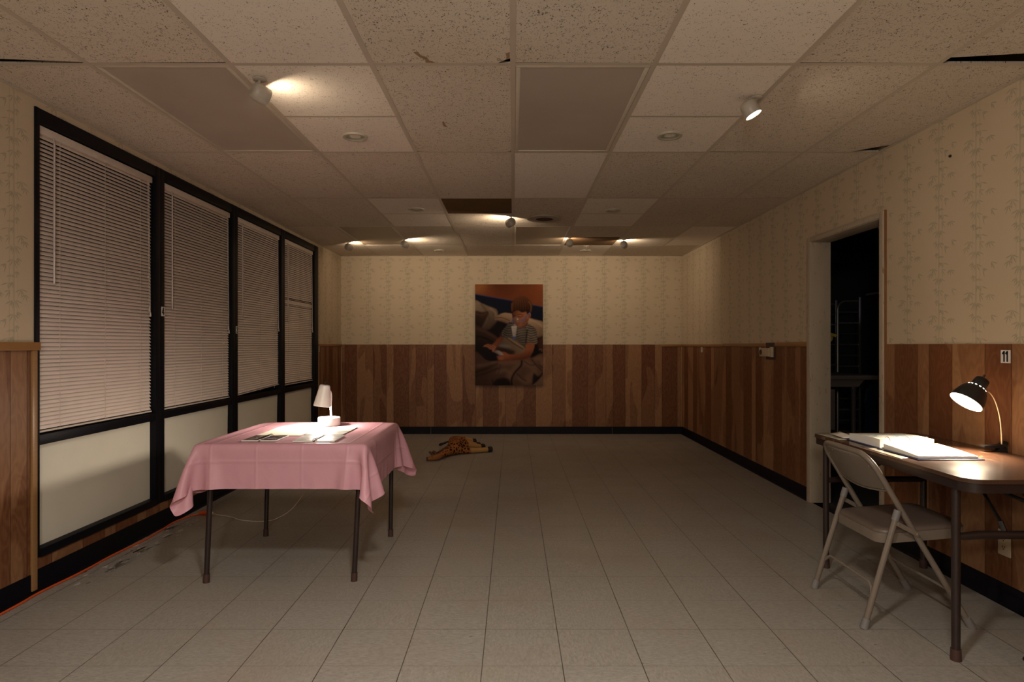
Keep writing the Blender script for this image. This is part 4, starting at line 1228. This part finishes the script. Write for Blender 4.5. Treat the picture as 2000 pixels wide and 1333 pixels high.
# papers and books on the cloth
def sheet(name, lab, cat, x0, x1, y0, y1, z, th, mat, rot=0.0, group=None):
    cx, cy = (x0 + x1) / 2, (y0 + y1) / 2
    b = MB(); b.box(x0 - cx, x1 - cx, y0 - cy, y1 - cy, 0, th)
    o = b.build(name, mat, smooth=0); o.location = (cx, cy, z); o.rotation_euler[2] = rot
    if lab: tag(o, lab, cat, group)
    return o
def print_mat(name, base, cols, scale):
    k = NT(name)
    p = k.obj()
    n = k.noise(k.scale(p, scale), 1.0, 2, 0.5)
    st = [(0.0, base), (0.46, base)] + [(0.5 + i * 0.05, c) for i, c in enumerate(cols)]
    return k.out(k.ramp(n, st, 'CONSTANT'), 0.3)
sheet('cream_sheet', 'large cream paper sheet on the pink cloth in front of the lamp', 'paper', -1.412, -1.165, 3.385, 3.735, CT + 0.0008, 0.0008, M['paper_cream'])
sheet('brochure', 'glossy pale brochure beside the cream sheet, lying below the lamp base', 'brochure', -1.150, -0.938, 3.405, 3.715, CT + 0.0008, 0.003, print_mat('brochure_print', (0.70, 0.68, 0.62), [(0.42, 0.43, 0.42), (0.50, 0.47, 0.36), (0.66, 0.64, 0.58)], (9, 14, 1)), -0.02)
def spiral_book(lab, x0, x1, y0, y1, mats, ring_mat):
    cx, cy = (x0 + x1) / 2, (y0 + y1) / 2
    t = thing('spiral_book', lab, 'book', (cx, cy, CT), 'spiral books on the pink cloth')
    g = 0.006
    for (a, c, m) in ((x0, cx - g, mats[0]), (cx + g, x1, mats[1])):
        b = MB()
        b.box(a, c, y0, y1, CT + 0.0010, CT + 0.007, 0.001); b.build('page_block', M['paper'], t, smooth=0)
        b = MB(); b.poly([(a + .003, y0 + .003, CT + 0.0074), (c - .003, y0 + .003, CT + 0.0074), (c - .003, y1 - .003, CT + 0.0074), (a + .003, y1 - .003, CT + 0.0074)]); b.build('printed_page', m, t, smooth=0)
    b = MB()
    n = 15
    for k in range(n):
        y = y0 + 0.01 + (y1 - y0 - 0.02) * k / (n - 1)
        b.tube([(cx + 0.009 * math.cos(a), y, CT + 0.0085 + 0.0075 * math.sin(a)) for a in [2 * PI * q / 10 for q in range(10)]], 0.0011, 5, closed=True)
    b.build('wire_spiral', ring_mat, t)
spiral_book('open spiral book with dark photo pages, on the window side of the pink table', -1.402, -1.220, 3.185, 3.362,
            (print_mat('photo_a', (0.10, 0.06, 0.05), [(0.40, 0.36, 0.33), (0.14, 0.035, 0.02), (0.03, 0.03, 0.04)], (14, 20, 1)), print_mat('photo_b', (0.05, 0.05, 0.07), [(0.16, 0.05, 0.025), (0.38, 0.34, 0.32), (0.06, 0.07, 0.10)], (16, 16, 1))), M['black_plastic'])
spiral_book('open spiral book with bright white pages under the lamp', -1.130, -0.915, 3.165, 3.362, (print_mat('page_a', (0.74, 0.70, 0.64), [(0.5, 0.47, 0.42), (0.66, 0.62, 0.55), (0.72, 0.7, 0.62)], (10, 18, 1)), print_mat('page_b', (0.72, 0.69, 0.62), [(0.42, 0.44, 0.40), (0.62, 0.58, 0.50), (0.72, 0.7, 0.62)], (12, 15, 1))), M['rubber_brown'])

# ------------------------------------------------------------------ right table
RX0, RX1, RY0, RY1, RZ = 1.682, 2.292, 2.280, 3.497, 0.720
t = thing('folding_table', 'worn dark folding table against the right wall', 'table', (1.99, 2.89, 0))
def worn_mat():
    k = NT('worn_tabletop')
    p = k.pos(); x, y, z = k.xyz(p)
    g = k.noise(k.scale(p, (50, 5, 1)), 1.0, 4, 0.65, 0.5)
    c = k.mix(g, (0.030, 0.014, 0.009), (0.095, 0.046, 0.026))
    wv = k.noise(k.scale(p, (9, 5, 1)), 1.0, 5, 0.6)
    c = k.mix(k.math('MULTIPLY', k.step(wv, 0.62, 0.66), 0.5), c, (0.24, 0.14, 0.07))
    ch = k.noise(k.scale(p, (7, 11, 1)), 1.0, 4, 0.7)
    c = k.mix(k.math('MULTIPLY', k.step(ch, 0.64, 0.66), k.step(x, 1.95, 2.15)), c, (0.48, 0.32, 0.15))
    k.bump(wv, 0.1, 0.002)
    return k.out(c, k.math('MULTIPLY_ADD', wv, 0.10, 0.20), spec=0.6)
b = MB(); b.prism([(x, y, RZ - 0.016) for x, y in rrect(RX0, RX1, RY0, RY1, 0.07, 8)], (0, 0, 0.016)); b.build('tabletop', worn_mat(), t, smooth=30)
b = MB()
o_, i_ = rrect(RX0 + .006, RX1 - .006, RY0 + .006, RY1 - .006, 0.066, 8), rrect(RX0 + .014, RX1 - .014, RY0 + .014, RY1 - .014, 0.058, 8)
for za, zb in ((RZ - 0.052, RZ - 0.016),):
    A = [b.bm.verts.new((x, y, za)) for x, y in o_]; B = [b.bm.verts.new((x, y, zb)) for x, y in o_]
    C_ = [b.bm.verts.new((x, y, za)) for x, y in i_]; D_ = [b.bm.verts.new((x, y, zb)) for x, y in i_]
    n = len(o_)
    for i in range(n):
        j = (i + 1) % n
        b.face((A[i], A[j], B[j], B[i])); b.face((C_[i], C_[j], D_[j], D_[i])); b.face((A[i], A[j], C_[j], C_[i]))
b.build('apron', M['dark_brown_metal'], t)
for y, sgn in ((2.387, 1), (3.378, -1)):
    for x in (1.712, 2.245):
        b = MB(); b.tube([(x, y, 0.01), (x, y, RZ - 0.018)], 0.0155, 14); lg = b.build('leg', M['dark_brown_metal'], t)
        b = MB(); b.tube([(x, y, 0.0), (x, y, 0.045)], [0.0195, 0.018], 14); b.build('foot_cap', M['rubber_brown'], lg)
    b = MB(); b.tube([(1.712, y, 0.476), (1.80, y, 0.484), (2.245, y, 0.484)], [0.013, 0.0165, 0.0165], 12); b.build('crossbar', M['dark_brown_metal'], t)
    b = MB(); xm = 1.90
    b.tube([(xm, y, 0.497), (xm, y + sgn * 0.02, 0.53)], 0.010, 8); b.tube([(xm, y + sgn * 0.02, 0.53), (xm + 0.06, y + sgn * 0.22, 0.64)], 0.0065, 8)
    b.tube([(xm + 0.06, y + sgn * .22, 0.64), (xm + 0.12, y + sgn * 0.02, 0.60)], 0.0075, 8)
    b.box(xm + 0.03, xm + 0.10, y + sgn * .22 - .03, y + sgn * .22 + .03, 0.625, 0.705, 0.006)
    b.build('folding_brace', M['black_paint'], t)

# binder
BX0, BX1 = 1.748, 2.036
bd = thing('ring_binder', 'blue three-ring binder lying open with thick white pages', 'binder', (1.89, 2.96, RZ))
b = MB()
b.box(BX0, BX1, 2.663, 2.930, RZ + 0.0006, RZ + 0.0040, 0.001); b.box(BX0, BX1, 2.934, 2.990, RZ + 0.0006, RZ + 0.0040, 0.001); b.box(BX0, BX1, 2.994, 3.258, RZ + 0.0006, RZ + 0.0040, 0.001)
b.build('cover', M['binder_blue'], bd)
def pages(y0, y1, h0, h1, x0, x1, lean):
    b = MB()
    def top(u, v): return (x0 + (x1 - x0) * u, y0 + (y1 - y0) * v, RZ + 0.0044 + h0 + (h1 - h0) * v ** 1.6 + 0.004 * math.sin(PI * v))
    b.grid(top, 4, 14)
    for u in (0, 1):
        for q in range(14):
            a, c = top(u, q / 14), top(u, (q + 1) / 14)
            b.poly([a, c, (c[0], c[1], RZ + .0044), (a[0], a[1], RZ + .0044)])
    for v in (0, 1):
        a, c = top(0, v), top(1, v)
        b.poly([a, c, (c[0], c[1], RZ + .0044), (a[0], a[1], RZ + .0044)])
    bmesh.ops.remove_doubles(b.bm, verts=b.bm.verts[:], dist=1e-5)
    return b
nb = pages(2.684, 2.940, 0.010, 0.024, BX0 + 0.016, BX1 - 0.014, 0)
np_ = nb.build('near_pages', M['paper'], bd, smooth=40)
fb = pages(2.966, 3.235, 0.040, 0.030, BX0 + 0.014, BX1 - 0.014, 0)
fp = fb.build('far_pages', M['paper'], bd, smooth=40)
k = print_mat('binder_print', (0.76, 0.73, 0.66), [(0.35, 0.45, 0.50), (0.55, 0.58, 0.58), (0.70, 0.68, 0.62)], (6, 9, 1))
b = MB(); b.grid(lambda u, v: (BX0 + 0.02 + 0.22 * u, 3.02 + 0.19 * v, RZ + 0.0044 + 0.040 + (-0.010) * ((0.054 + .19 * v) / .269) ** 1.6 + 0.004 * math.sin(PI * (0.054 + .19 * v) / .269) + 0.0006), 2, 10)
b.build('printed_picture', k, bd, smooth=40)
b = MB(); b.box(BX0 + 0.02, BX1 - 0.03, 2.944, 2.962, RZ + 0.0040, RZ + 0.010, 0.002)
b.build('ring_bar', M['chrome'], bd)
for x in (1.790, 1.885, 1.980):
    b = MB(); b.tube([(x, 2.953 + 0.026 * math.cos(a), RZ + 0.030 + 0.028 * math.sin(a)) for a in [2 * PI * q / 22 for q in range(22)]], 0.0017, 6, closed=True); b.build('ring', M['chrome'], bd)

# loose papers on the far end of the table
def leaf(lab, pts, z, mat, curl=0.0, th=0.0006, name='loose_sheet'):
    b = MB()
    A, B_, C_, D_ = [Vector((*p, 0)) for p in pts]
    b.grid(lambda u, v: (A * (1 - u) * (1 - v) + B_ * u * (1 - v) + C_ * u * v + D_ * (1 - u) * v) + Vector((0, 0, z + curl * (u - 0.35) ** 2 * 4)), 10, 4)
    o = b.build(name, mat, smooth=60)
    s = o.modifiers.new('th', 'SOLIDIFY'); s.thickness = th; s.offset = 1
    return tag(o, lab, 'paper', 'loose papers on the dark table')
KR = plain('kraft_paper', (0.42, 0.30, 0.18), 0.45)
CLR = plain('glossy_sleeve', (0.50, 0.45, 0.36), 0.12)
leaf('glossy sheet on the dark table corner nearest the doorway', [(1.70, 3.22), (1.86, 3.26), (1.84, 3.48), (1.69, 3.46)], RZ + 0.0006, CLR, 0.004)
leaf('curled white sheet leaning against the open binder', [(1.735, 3.262), (1.79, 3.245), (1.815, 3.43), (1.75, 3.42)], RZ + 0.0060, M['paper'], 0.006)
leaf('flat brown kraft sheet behind the open binder', [(1.87, 3.28), (2.20, 3.27), (2.20, 3.485), (1.88, 3.485)], RZ + 0.0006, KR)
leaf('glossy sleeve sticking out under the open binder towards the chair', [(1.695, 2.70), (1.742, 2.72), (1.742, 3.05), (1.705, 3.03)], RZ + 0.0008, CLR, 0.0)

# clamp lamp
cl_ = thing('clamp_lamp', 'black clamp lamp with a curved brass neck, lit over the binder', 'lamp', (2.26, 2.88, RZ))
SA = Vector((-0.63, -0.05, -0.775)).normalized()      # the way the shade opens
SO = Vector((2.09, 2.85, 0.955))                    # centre of its mouth
b = MB()
prof = [(0.0, -0.150), (0.026, -0.150), (0.032, -0.146), (0.034, -0.140), (0.036, -0.099), (0.039, -0.096), (0.052, -0.086), (0.062, -0.070), (0.070, -0.046), (0.075, -0.022), (0.078, 0.0), (0.0765, 0.0)]
K = 0.90
b.lathe([(r * K, h * K) for r, h in prof], SO, SA, n=48); b.build('shade', M['black_paint'], cl_)
b = MB(); rprof = [(0.0765, 0.0), (0.0735, -0.022), (0.0685, -0.046), (0.060, -0.069), (0.050, -0.083), (0.0, -0.088)]
b.lathe([(r * K, h * K) for r, h in rprof], SO, SA, n=48); b.build('reflector', M['white_enamel'], cl_)
du, uu, vv = basis(SA)
for q in range(14):
    a = 2 * PI * q / 14
    c = SO + SA * -0.0925 * K + (uu * math.cos(a) + vv * math.sin(a)) * 0.0435 * K
    nn = ((uu * math.cos(a) + vv * math.sin(a)) * 0.6 - SA * 0.8).normalized()
    b = MB(); b.lathe([(0.0, 0.0013), (0.0032, 0.0010), (0.0036, 0.0)], c, nn, n=8); b.build('vent_hole', M['led'], cl_)
b = MB(); b.lathe([(r * K, h * K) for r, h in [(0.0, -0.049), (0.016, -0.050), (0.026, -0.055), (0.028, -0.060), (0.020, -0.070), (0.014, -0.076), (0.0, -0.076)]], SO, SA, n=24); b.build('bulb', M['bulb'], cl_)
b = MB(); b.tube([SO - SA * 0.133 + uu * 0.009, SO - SA * 0.160 + uu * 0.009], 0.0045, 8); b.build('switch_knob', M['rubber_brown'], cl_)
n0 = SO - SA * 0.098 + Vector((0.019, 0.0, -0.022))
b = MB(); b.tube(spline([n0, (2.205, 2.856, 1.000), (2.236, 2.860, 0.955), (2.260, 2.866, 0.885), (2.272, 2.872, 0.815), (2.277, 2.876, 0.752)], 8), 0.0052, 10); b.build('gooseneck', M['brass'], cl_)
b = MB()
b.prism([(2.185, 2.862, 0.743), (2.268, 2.862, 0.738), (2.290, 2.862, 0.748), (2.2965, 2.862, 0.766), (2.288, 2.862, 0.770), (2.272, 2.862, 0.755), (2.185, 2.862, 0.750)], (0, 0.032, 0))
b.prism([(2.235, 2.866, 0.722), (2.290, 2.866, 0.722), (2.2965, 2.866, 0.738), (2.262, 2.866, 0.738)], (0, 0.024, 0))
b.lathe([(0.008, 0.0), (0.0085, 0.012), (0.0, 0.014)], (2.277, 2.876, 0.744), n=12)
b.build('clip', M['black_plastic'], cl_)
light('clamp_lamp_light', 'SPOT', SO - SA * 0.040, P_CLAMP_LAMP, (1.0, 0.80, 0.56), (-0.30, -0.14, -0.94), 0.030, angle=2.1, blend=0.9)
# its cord
b = MB()
b.tube(spline([(2.296, 2.875, 0.745), (2.2985, 2.86, 0.700), (2.262, 2.79, 0.62), (2.255, 2.72, 0.55), (2.275, 2.66, 0.45), (2.262, 2.60, 0.25), (2.225, 2.55, 0.06), (2.16, 2.50, 0.006), (2.05, 2.43, 0.005), (1.972, 2.385, 0.006), (1.985, 2.345, 0.006), (2.06, 2.30, 0.005), (2.15, 2.20, 0.005)], 8), 0.0035, 8)
tag(b.build('lamp_cord', M['black_plastic']), 'black lamp cord hanging behind the dark table down to the floor', 'cord')

# ------------------------------------------------------------------ folding chair
ch = thing('folding_chair', 'beige steel folding chair pulled up to the dark table', 'chair', (1.74, 2.88, 0))
YN, YFR = 2.668, 3.078
R = 0.0125
def mx(z): return 1.536 + (0.742 - z) * 0.592   # main tube: back top to front feet
# one bent tube: near front foot, up over the back, down to the far front foot
def side(y, zs): return [Vector((mx(z), y, z)) for z in zs]
dy = 0.030
main = [Vector((mx(z), YN - (0.0 if z > .3 else 0.012 * (0.3 - z) / 0.3), z)) for z in (0.03, 0.20, 0.40, 0.55, 0.62)]
arc = []
for q in range(1, 8):
    a = PI / 2 * q / 8
    arc.append(Vector((mx(0.665 + 0.077 * math.sin(a)), YN + 0.077 * (1 - math.cos(a)), 0.665 + 0.077 * math.sin(a))))
topm = [Vector((mx(0.744) - 0.012 * math.sin(PI * q / 6), YN + 0.077 + (YFR - YN - 0.154) * q / 6, 0.742 + 0.004 * math.sin(PI * q / 6))) for q in range(7)]
mir = lambda v: Vector((v.x, YN + YFR - v.y, v.z))
loop = main + arc + topm + [mir(v) for v in reversed(arc)] + [mir(v) for v in reversed(main)]
b = MB(); b.tube(loop, R, 12); b.build('back_frame', M['chair_beige'], ch)
b = MB()
def bk(u, v):
    z = 0.735 - 0.150 * v - 0.018 * math.sin(PI * u) * v
    y = YN + 0.008 + (YFR - YN - 0.016) * u
    if v < 0.45:
        ins = 0.050 * (1 - math.sqrt(max(0, 1 - (1 - v / 0.45) ** 2)))
        y = YN + 0.008 + ins + (YFR - YN - 0.016 - 2 * ins) * u
    x = mx(z) - 0.026 * math.sin(PI * u) - 0.002
    return (x, y, z)
b.grid(bk, 20, 14)
bo = b.build('backrest', M['chair_beige'], ch, smooth=60)
s_ = bo.modifiers.new('th', 'SOLIDIFY'); s_.thickness = 0.006; s_.offset = 0
b = MB(); b.tube([Vector(bk(u / 20, 1.0)) for u in range(21)], 0.005, 8); b.build('lower_roll', M['chair_beige'], bo)
b = MB()
for u, v in ((0.07, .30), (.93, .30), (.28, .10), (.72, .10), (.06, .93), (.94, .93)):
    p = Vector(bk(u, v)); b.lathe([(0.0, 0.0055), (0.003, 0.005), (0.005, 0.003)], p, (-0.86, 0, -0.5), n=10)
b.build('rivet', M['chrome'], bo)
# seat, a touch higher at the front
SX0, SX1 = 1.592, 1.985
def seat_loop(z0, ins, r=0.055):
    return [(x, y, z0 + (x - SX0) * 0.082) for x, y in rrect(SX0 + ins, SX1 - ins, YN + 0.016 + ins, YFR - 0.016 - ins, r)]
b = MB(); b.prism(seat_loop(0.352, 0.0), (0, 0, 0.042)); b.build('seat_pan', M['chair_beige'], ch, smooth=35)
b = MB()
L = [seat_loop(0.3945, 0.004), seat_loop(0.402, 0.004), seat_loop(0.409, 0.012, 0.05), seat_loop(0.412, 0.035, 0.04), seat_loop(0.4135, 0.09, 0.03)]
rings = [[b.bm.verts.new(p) for p in l] for l in L]
for A, B_ in zip(rings, rings[1:]):
    for i in range(len(A)): b.face((A[i], A[(i + 1) % len(A)], B_[(i + 1) % len(A)], B_[i]))
b.face(rings[-1]); b.face(list(reversed(rings[0])))
b.build('seat_cushion', M['chair_vinyl'], ch, smooth=60)
# rear legs, caps, links
for y, sg, lab in ((YN - 0.004, -1, 'near'), (YFR + 0.004, 1, 'far')):
    yl = y + sg * 0.014 * -1 * 0
    def rx(z): return 1.508 + z * 0.302
    b = MB(); b.tube([(rx(z), yl + sg * 0.0 + sg * 0.010 * (1 - z / .5), z) for z in (0.025, 0.2, 0.35, 0.485)], R, 12); lg = b.build('rear_leg', M['chair_beige'], ch)
    b = MB(); b.tube([(rx(0.0), yl + sg * .010, 0.0), (rx(0.042), yl + sg * .0095, 0.042)], [0.0175, 0.0155], 14); b.build('foot_cap', M['rubber_grey'], lg)
    b = MB(); b.tube([(rx(0.462), yl, 0.462), (rx(0.505), yl, 0.505)], [0.0150, 0.0150], 14); b.build('end_cap', M['rubber_grey'], lg)
    b = MB()
    p0, p1 = Vector((rx(0.452) + 0.010, yl + sg * 0.013, 0.448)), Vector((mx(0.405), yl + sg * 0.013, 0.405))
    dv = (p1 - p0).normalized(); up = Vector((-dv.z, 0, dv.x)) * 0.0095
    b.prism([p0 - dv * .008 + up, p1 + dv * .008 + up, p1 + dv * .008 - up, p0 - dv * .008 - up], (0, sg * 0.003, 0))
    for p in (p0, p1): b.lathe([(0.0, 0.003), (0.004, 0.0025), (0.006, 0.0)], p + Vector((0, sg * .003, 0)), (0, sg, 0), n=10)
    b.build('link_arm', M['chair_beige'], ch)
    b = MB(); b.tube([(mx(0.0), y + sg * 0.008, 0.0), (mx(0.045), y + sg * 0.008, 0.045)], [0.0175, 0.0155], 14); b.build('foot_cap', M['rubber_grey'], ch)
b = MB(); b.tube(spline([(1.508 + .105 * .302, YN + 0.002, 0.105), (1.508 + .15 * .302, YN + .006, 0.150), (1.508 + .176 * .302, YN + 0.035, 0.176), (1.508 + .18 * .302, YN + 0.08, 0.18), (1.508 + .18 * .302, YFR - 0.08, 0.18), (1.508 + .176 * .302, YFR - 0.035, 0.176), (1.508 + .15 * .302, YFR - .006, 0.150)], 5), 0.0065, 8); b.build('rear_stretcher', M['chair_beige'], ch)
b = MB(); b.tube([(mx(0.16), YN, 0.16), (mx(0.16), YFR, 0.16)], 0.0065, 8); b.build('front_stretcher', M['chair_beige'], ch)

# ------------------------------------------------------------------ cords on the window side
b = MB()
b.tube(spline([(-2.31, 1.9, 0.0065), (-2.305, 2.79, 0.0065), (-2.316, 3.02, 0.0065), (-2.300, 3.30, 0.0065), (-2.306, 3.55, 0.0065), (-2.288, 3.84, 0.0065), (-2.300, 4.05, 0.0065), (-2.312, 4.22, 0.0065), (-2.285, 4.36, 0.0065), (-2.235, 4.42, 0.010)], 8), 0.0055, 8)
oc = tag(b.build('extension_cord', M['orange']), 'orange extension cord running along the base of the windows', 'cord')
b = MB(); b.tube([(-2.245, 4.412, 0.014), (-2.225, 4.416, 0.015), (-2.17, 4.412, 0.015), (-2.155, 4.410, 0.015)], [0.010, 0.015, 0.016, 0.013], 12); b.build('socket_end', M['orange'], oc)
b = MB()
b.tube(spline([(-2.148, 4.409, 0.015), (-2.10, 4.398, 0.006), (-2.00, 4.36, 0.004), (-1.87, 4.27, 0.004), (-1.715, 4.245, 0.004), (-1.62, 4.25, 0.025), (-1.49, 4.18, 0.114), (-1.36, 4.08, 0.27), (-1.22, 4.045, 0.46), (-1.17, 4.015, 0.62), (-1.15, 3.988, 0.716), (-1.142, 3.940, 0.7235), (-1.138, 3.888, 0.7235)], 8), 0.0026, 8)
wc = tag(b.build('white_lamp_cord', M['cord_white']), 'thin white lamp cord trailing from the pink table to the orange cord', 'cord')
b = MB(); b.box(-2.166, -2.143, 4.401, 4.417, 0.006, 0.024, 0.003); b.build('plug', M['white_enamel'], wc)

# ------------------------------------------------------------------ giraffe toy lying on its side
def skin_obj(name, chains, mat, parent, root=0):
    me = bpy.data.meshes.new(name)
    verts, edges, rad = [], [], []
    for ch_ in chains:
        prev = ch_.get('from')
        for (p, r) in ch_['pts']:
            verts.append(p); rad.append(r)
            if prev is not None: edges.append((prev, len(verts) - 1))
            prev = len(verts) - 1
    me.from_pydata(verts, edges, []); me.materials.append(mat)
    o = bpy.data.objects.new(name, me); COL.objects.link(o)
    o.parent = parent
    inv = ROOTM[parent.name].inverted()
    for v in me.vertices: v.co = inv @ v.co
    m = o.modifiers.new('skin', 'SKIN'); m.use_smooth_shade = True
    for i, r in enumerate(rad):
        d = me.skin_vertices[0].data[i]; d.radius = (r, r) if not isinstance(r, tuple) else r
        d.use_root = (i == root)
    s = o.modifiers.new('sub', 'SUBSURF'); s.levels = 2; s.render_levels = 2
    ROOTM[o.name] = ROOTM[parent.name].copy()
    return o
def giraffe_mat():
    k = NT('giraffe_plush')
    p = k.pos(); x, y, z = k.xyz(p)
    wp = k.n('ShaderNodeVectorMath', operation='ADD'); k.put(wp.inputs[0], p)
    nz = k.n('ShaderNodeTexNoise'); nz.inputs['Scale'].default_value = 18
    k.put(nz.inputs['Vector'], p)
    sc = k.n('ShaderNodeVectorMath', operation='SCALE'); k.put(sc.inputs[0], nz.outputs['Color']); sc.inputs['Scale'].default_value = 0.022
    k.put(wp.inputs[1], sc.outputs[0])
    vo = k.voro(k.scale(wp.outputs[0], (1.0, 0.8, 1.0)), 26.0, 'DISTANCE_TO_EDGE')
    spot = k.step(vo.outputs['Distance'], 0.11, 0.17)
    fz = k.noise(p, 260, 2)
    tan = k.mix(fz, (0.22, 0.075, 0.018), (0.36, 0.135, 0.036))
    legs = k.step(k.math('ADD', x, k.math('MULTIPLY', k.math('SUBTRACT', y, 6.9), 0.2)), -0.50, -0.46)
    head = k.math('MULTIPLY', k.step(y, 6.56, 6.50), 1.0)
    tan = k.mix(legs, tan, (0.40, 0.215, 0.075))
    tan = k.mix(k.math('MULTIPLY', head, 0.6), tan, (0.20, 0.085, 0.035))
    spot = k.math('MULTIPLY', spot, k.math('SUBTRACT', 1.0, k.math('MAXIMUM', legs, head)))
    c = k.mix(spot, tan, (0.035, 0.013, 0.008))
    k.bump(fz, 0.4, 0.004)
    return k.out(c, 0.9, spec=0.1)
gf = thing('toy_giraffe', 'spotted toy giraffe lying on its side on the floor', 'toy', (-0.62, 6.85, 0))
chains = [
    {'pts': [((-0.655, 6.98, 0.082), 0.080), ((-0.675, 7.14, 0.085), 0.085), ((-0.680, 7.27, 0.078), 0.072), ((-0.670, 7.33, 0.07), 0.045)]},
    {'from': 0, 'pts': [((-0.665, 6.86, 0.074), 0.070), ((-0.695, 6.75, 0.060), 0.052), ((-0.735, 6.65, 0.046), 0.040), ((-0.770, 6.55, 0.038), 0.033), ((-0.795, 6.485, 0.038), 0.036), ((-0.840, 6.455, 0.032), 0.029), ((-0.885, 6.445, 0.026), 0.021), ((-0.905, 6.443, 0.024), 0.016)]},
    {'from': 4, 'pts': [((-0.585, 6.86, 0.048), 0.048), ((-0.50, 6.89, 0.036), 0.036), ((-0.40, 6.935, 0.031), 0.029), ((-0.275, 6.985, 0.031), 0.029)]},
    {'from': 0, 'pts': [((-0.575, 7.00, 0.085), 0.046), ((-0.49, 7.06, 0.066), 0.034), ((-0.365, 7.16, 0.036), 0.027)]},
    {'from': 1, 'pts': [((-0.585, 7.18, 0.080), 0.050), ((-0.51, 7.23, 0.058), 0.034), ((-0.425, 7.29, 0.034), 0.027)]},
    {'from': 2, 'pts': [((-0.600, 7.30, 0.095), 0.046), ((-0.54, 7.34, 0.088), 0.033), ((-0.480, 7.38, 0.060), 0.027)]},
]
skin_obj('body', chains, giraffe_mat(), gf)
BLK = plain('hoof_plush', (0.016, 0.010, 0.008), 0.9)
HN = plain('brown_plush', (0.075, 0.028, 0.012), 0.9)
for p, d in (((-0.275, 6.985, 0.033), (0.93, 0.36, 0)), ((-0.365, 7.16, 0.037), (0.78, 0.60, -0.1)), ((-0.425, 7.29, 0.035), (0.82, 0.57, -0.1)), ((-0.480, 7.38, 0.060), (0.8, 0.5, 0.1))):
    b = MB(); b.lathe([(0.0, -0.004), (0.030, -0.002), (0.033, 0.014), (0.031, 0.034), (0.022, 0.042), (0.0, 0.043)], p, d, n=20); b.build('hoof', BLK, gf, smooth=60)
for (a, c, r0, r1) in (((-0.805, 6.49, 0.066), (-0.845, 6.50, 0.098), 0.016, 0.006), ((-0.835, 6.485, 0.055), (-0.885, 6.50, 0.088), 0.014, 0.006)):
    b = MB(); b.tube([a, (Vector(a) + Vector(c)) / 2 + Vector((0, 0, .004)), c], [r0, r0 * 1.1, r1], 10); b.build('ear', HN, gf)
for (a, c) in (((-0.815, 6.515, 0.06), (-0.862, 6.535, 0.074)), ((-0.80, 6.52, 0.055), (-0.842, 6.55, 0.070))):
    b = MB(); b.tube([a, c, Vector(c) + (Vector(c) - Vector(a)) * 0.25], [0.008, 0.008, 0.011], 8); b.build('horn', BLK, gf)
b = MB(); b.lathe([(0.0, 0.004), (0.005, 0.003), (0.006, 0.0)], (-0.842, 6.432, 0.047), (0, -0.8, 0.6), n=10); b.build('eye', M['black_plastic'], gf)
b = MB(); b.lathe([(0.0, 0.012), (0.014, 0.010), (0.0215, 0.0), (0.022, -0.01)], (-0.895, 6.444, 0.025), (-0.98, -0.05, -0.1), n=16); b.build('muzzle', HN, gf, smooth=60)
b = MB(); b.tube(spline([(-0.70, 7.30, 0.07), (-0.76, 7.27, 0.075), (-0.82, 7.25, 0.055), (-0.87, 7.235, 0.04)], 4), [0.010] * 6 + [0.013] * 3 + [0.016, 0.018, 0.013, 0.006], 8); b.build('tail', BLK, gf)
b = MB(); b.tube(spline([(-0.700, 6.80, 0.112), (-0.735, 6.72, 0.096), (-0.775, 6.63, 0.078), (-0.800, 6.55, 0.070)], 5), [0.010] * 16, 6); b.build('mane', HN, gf)
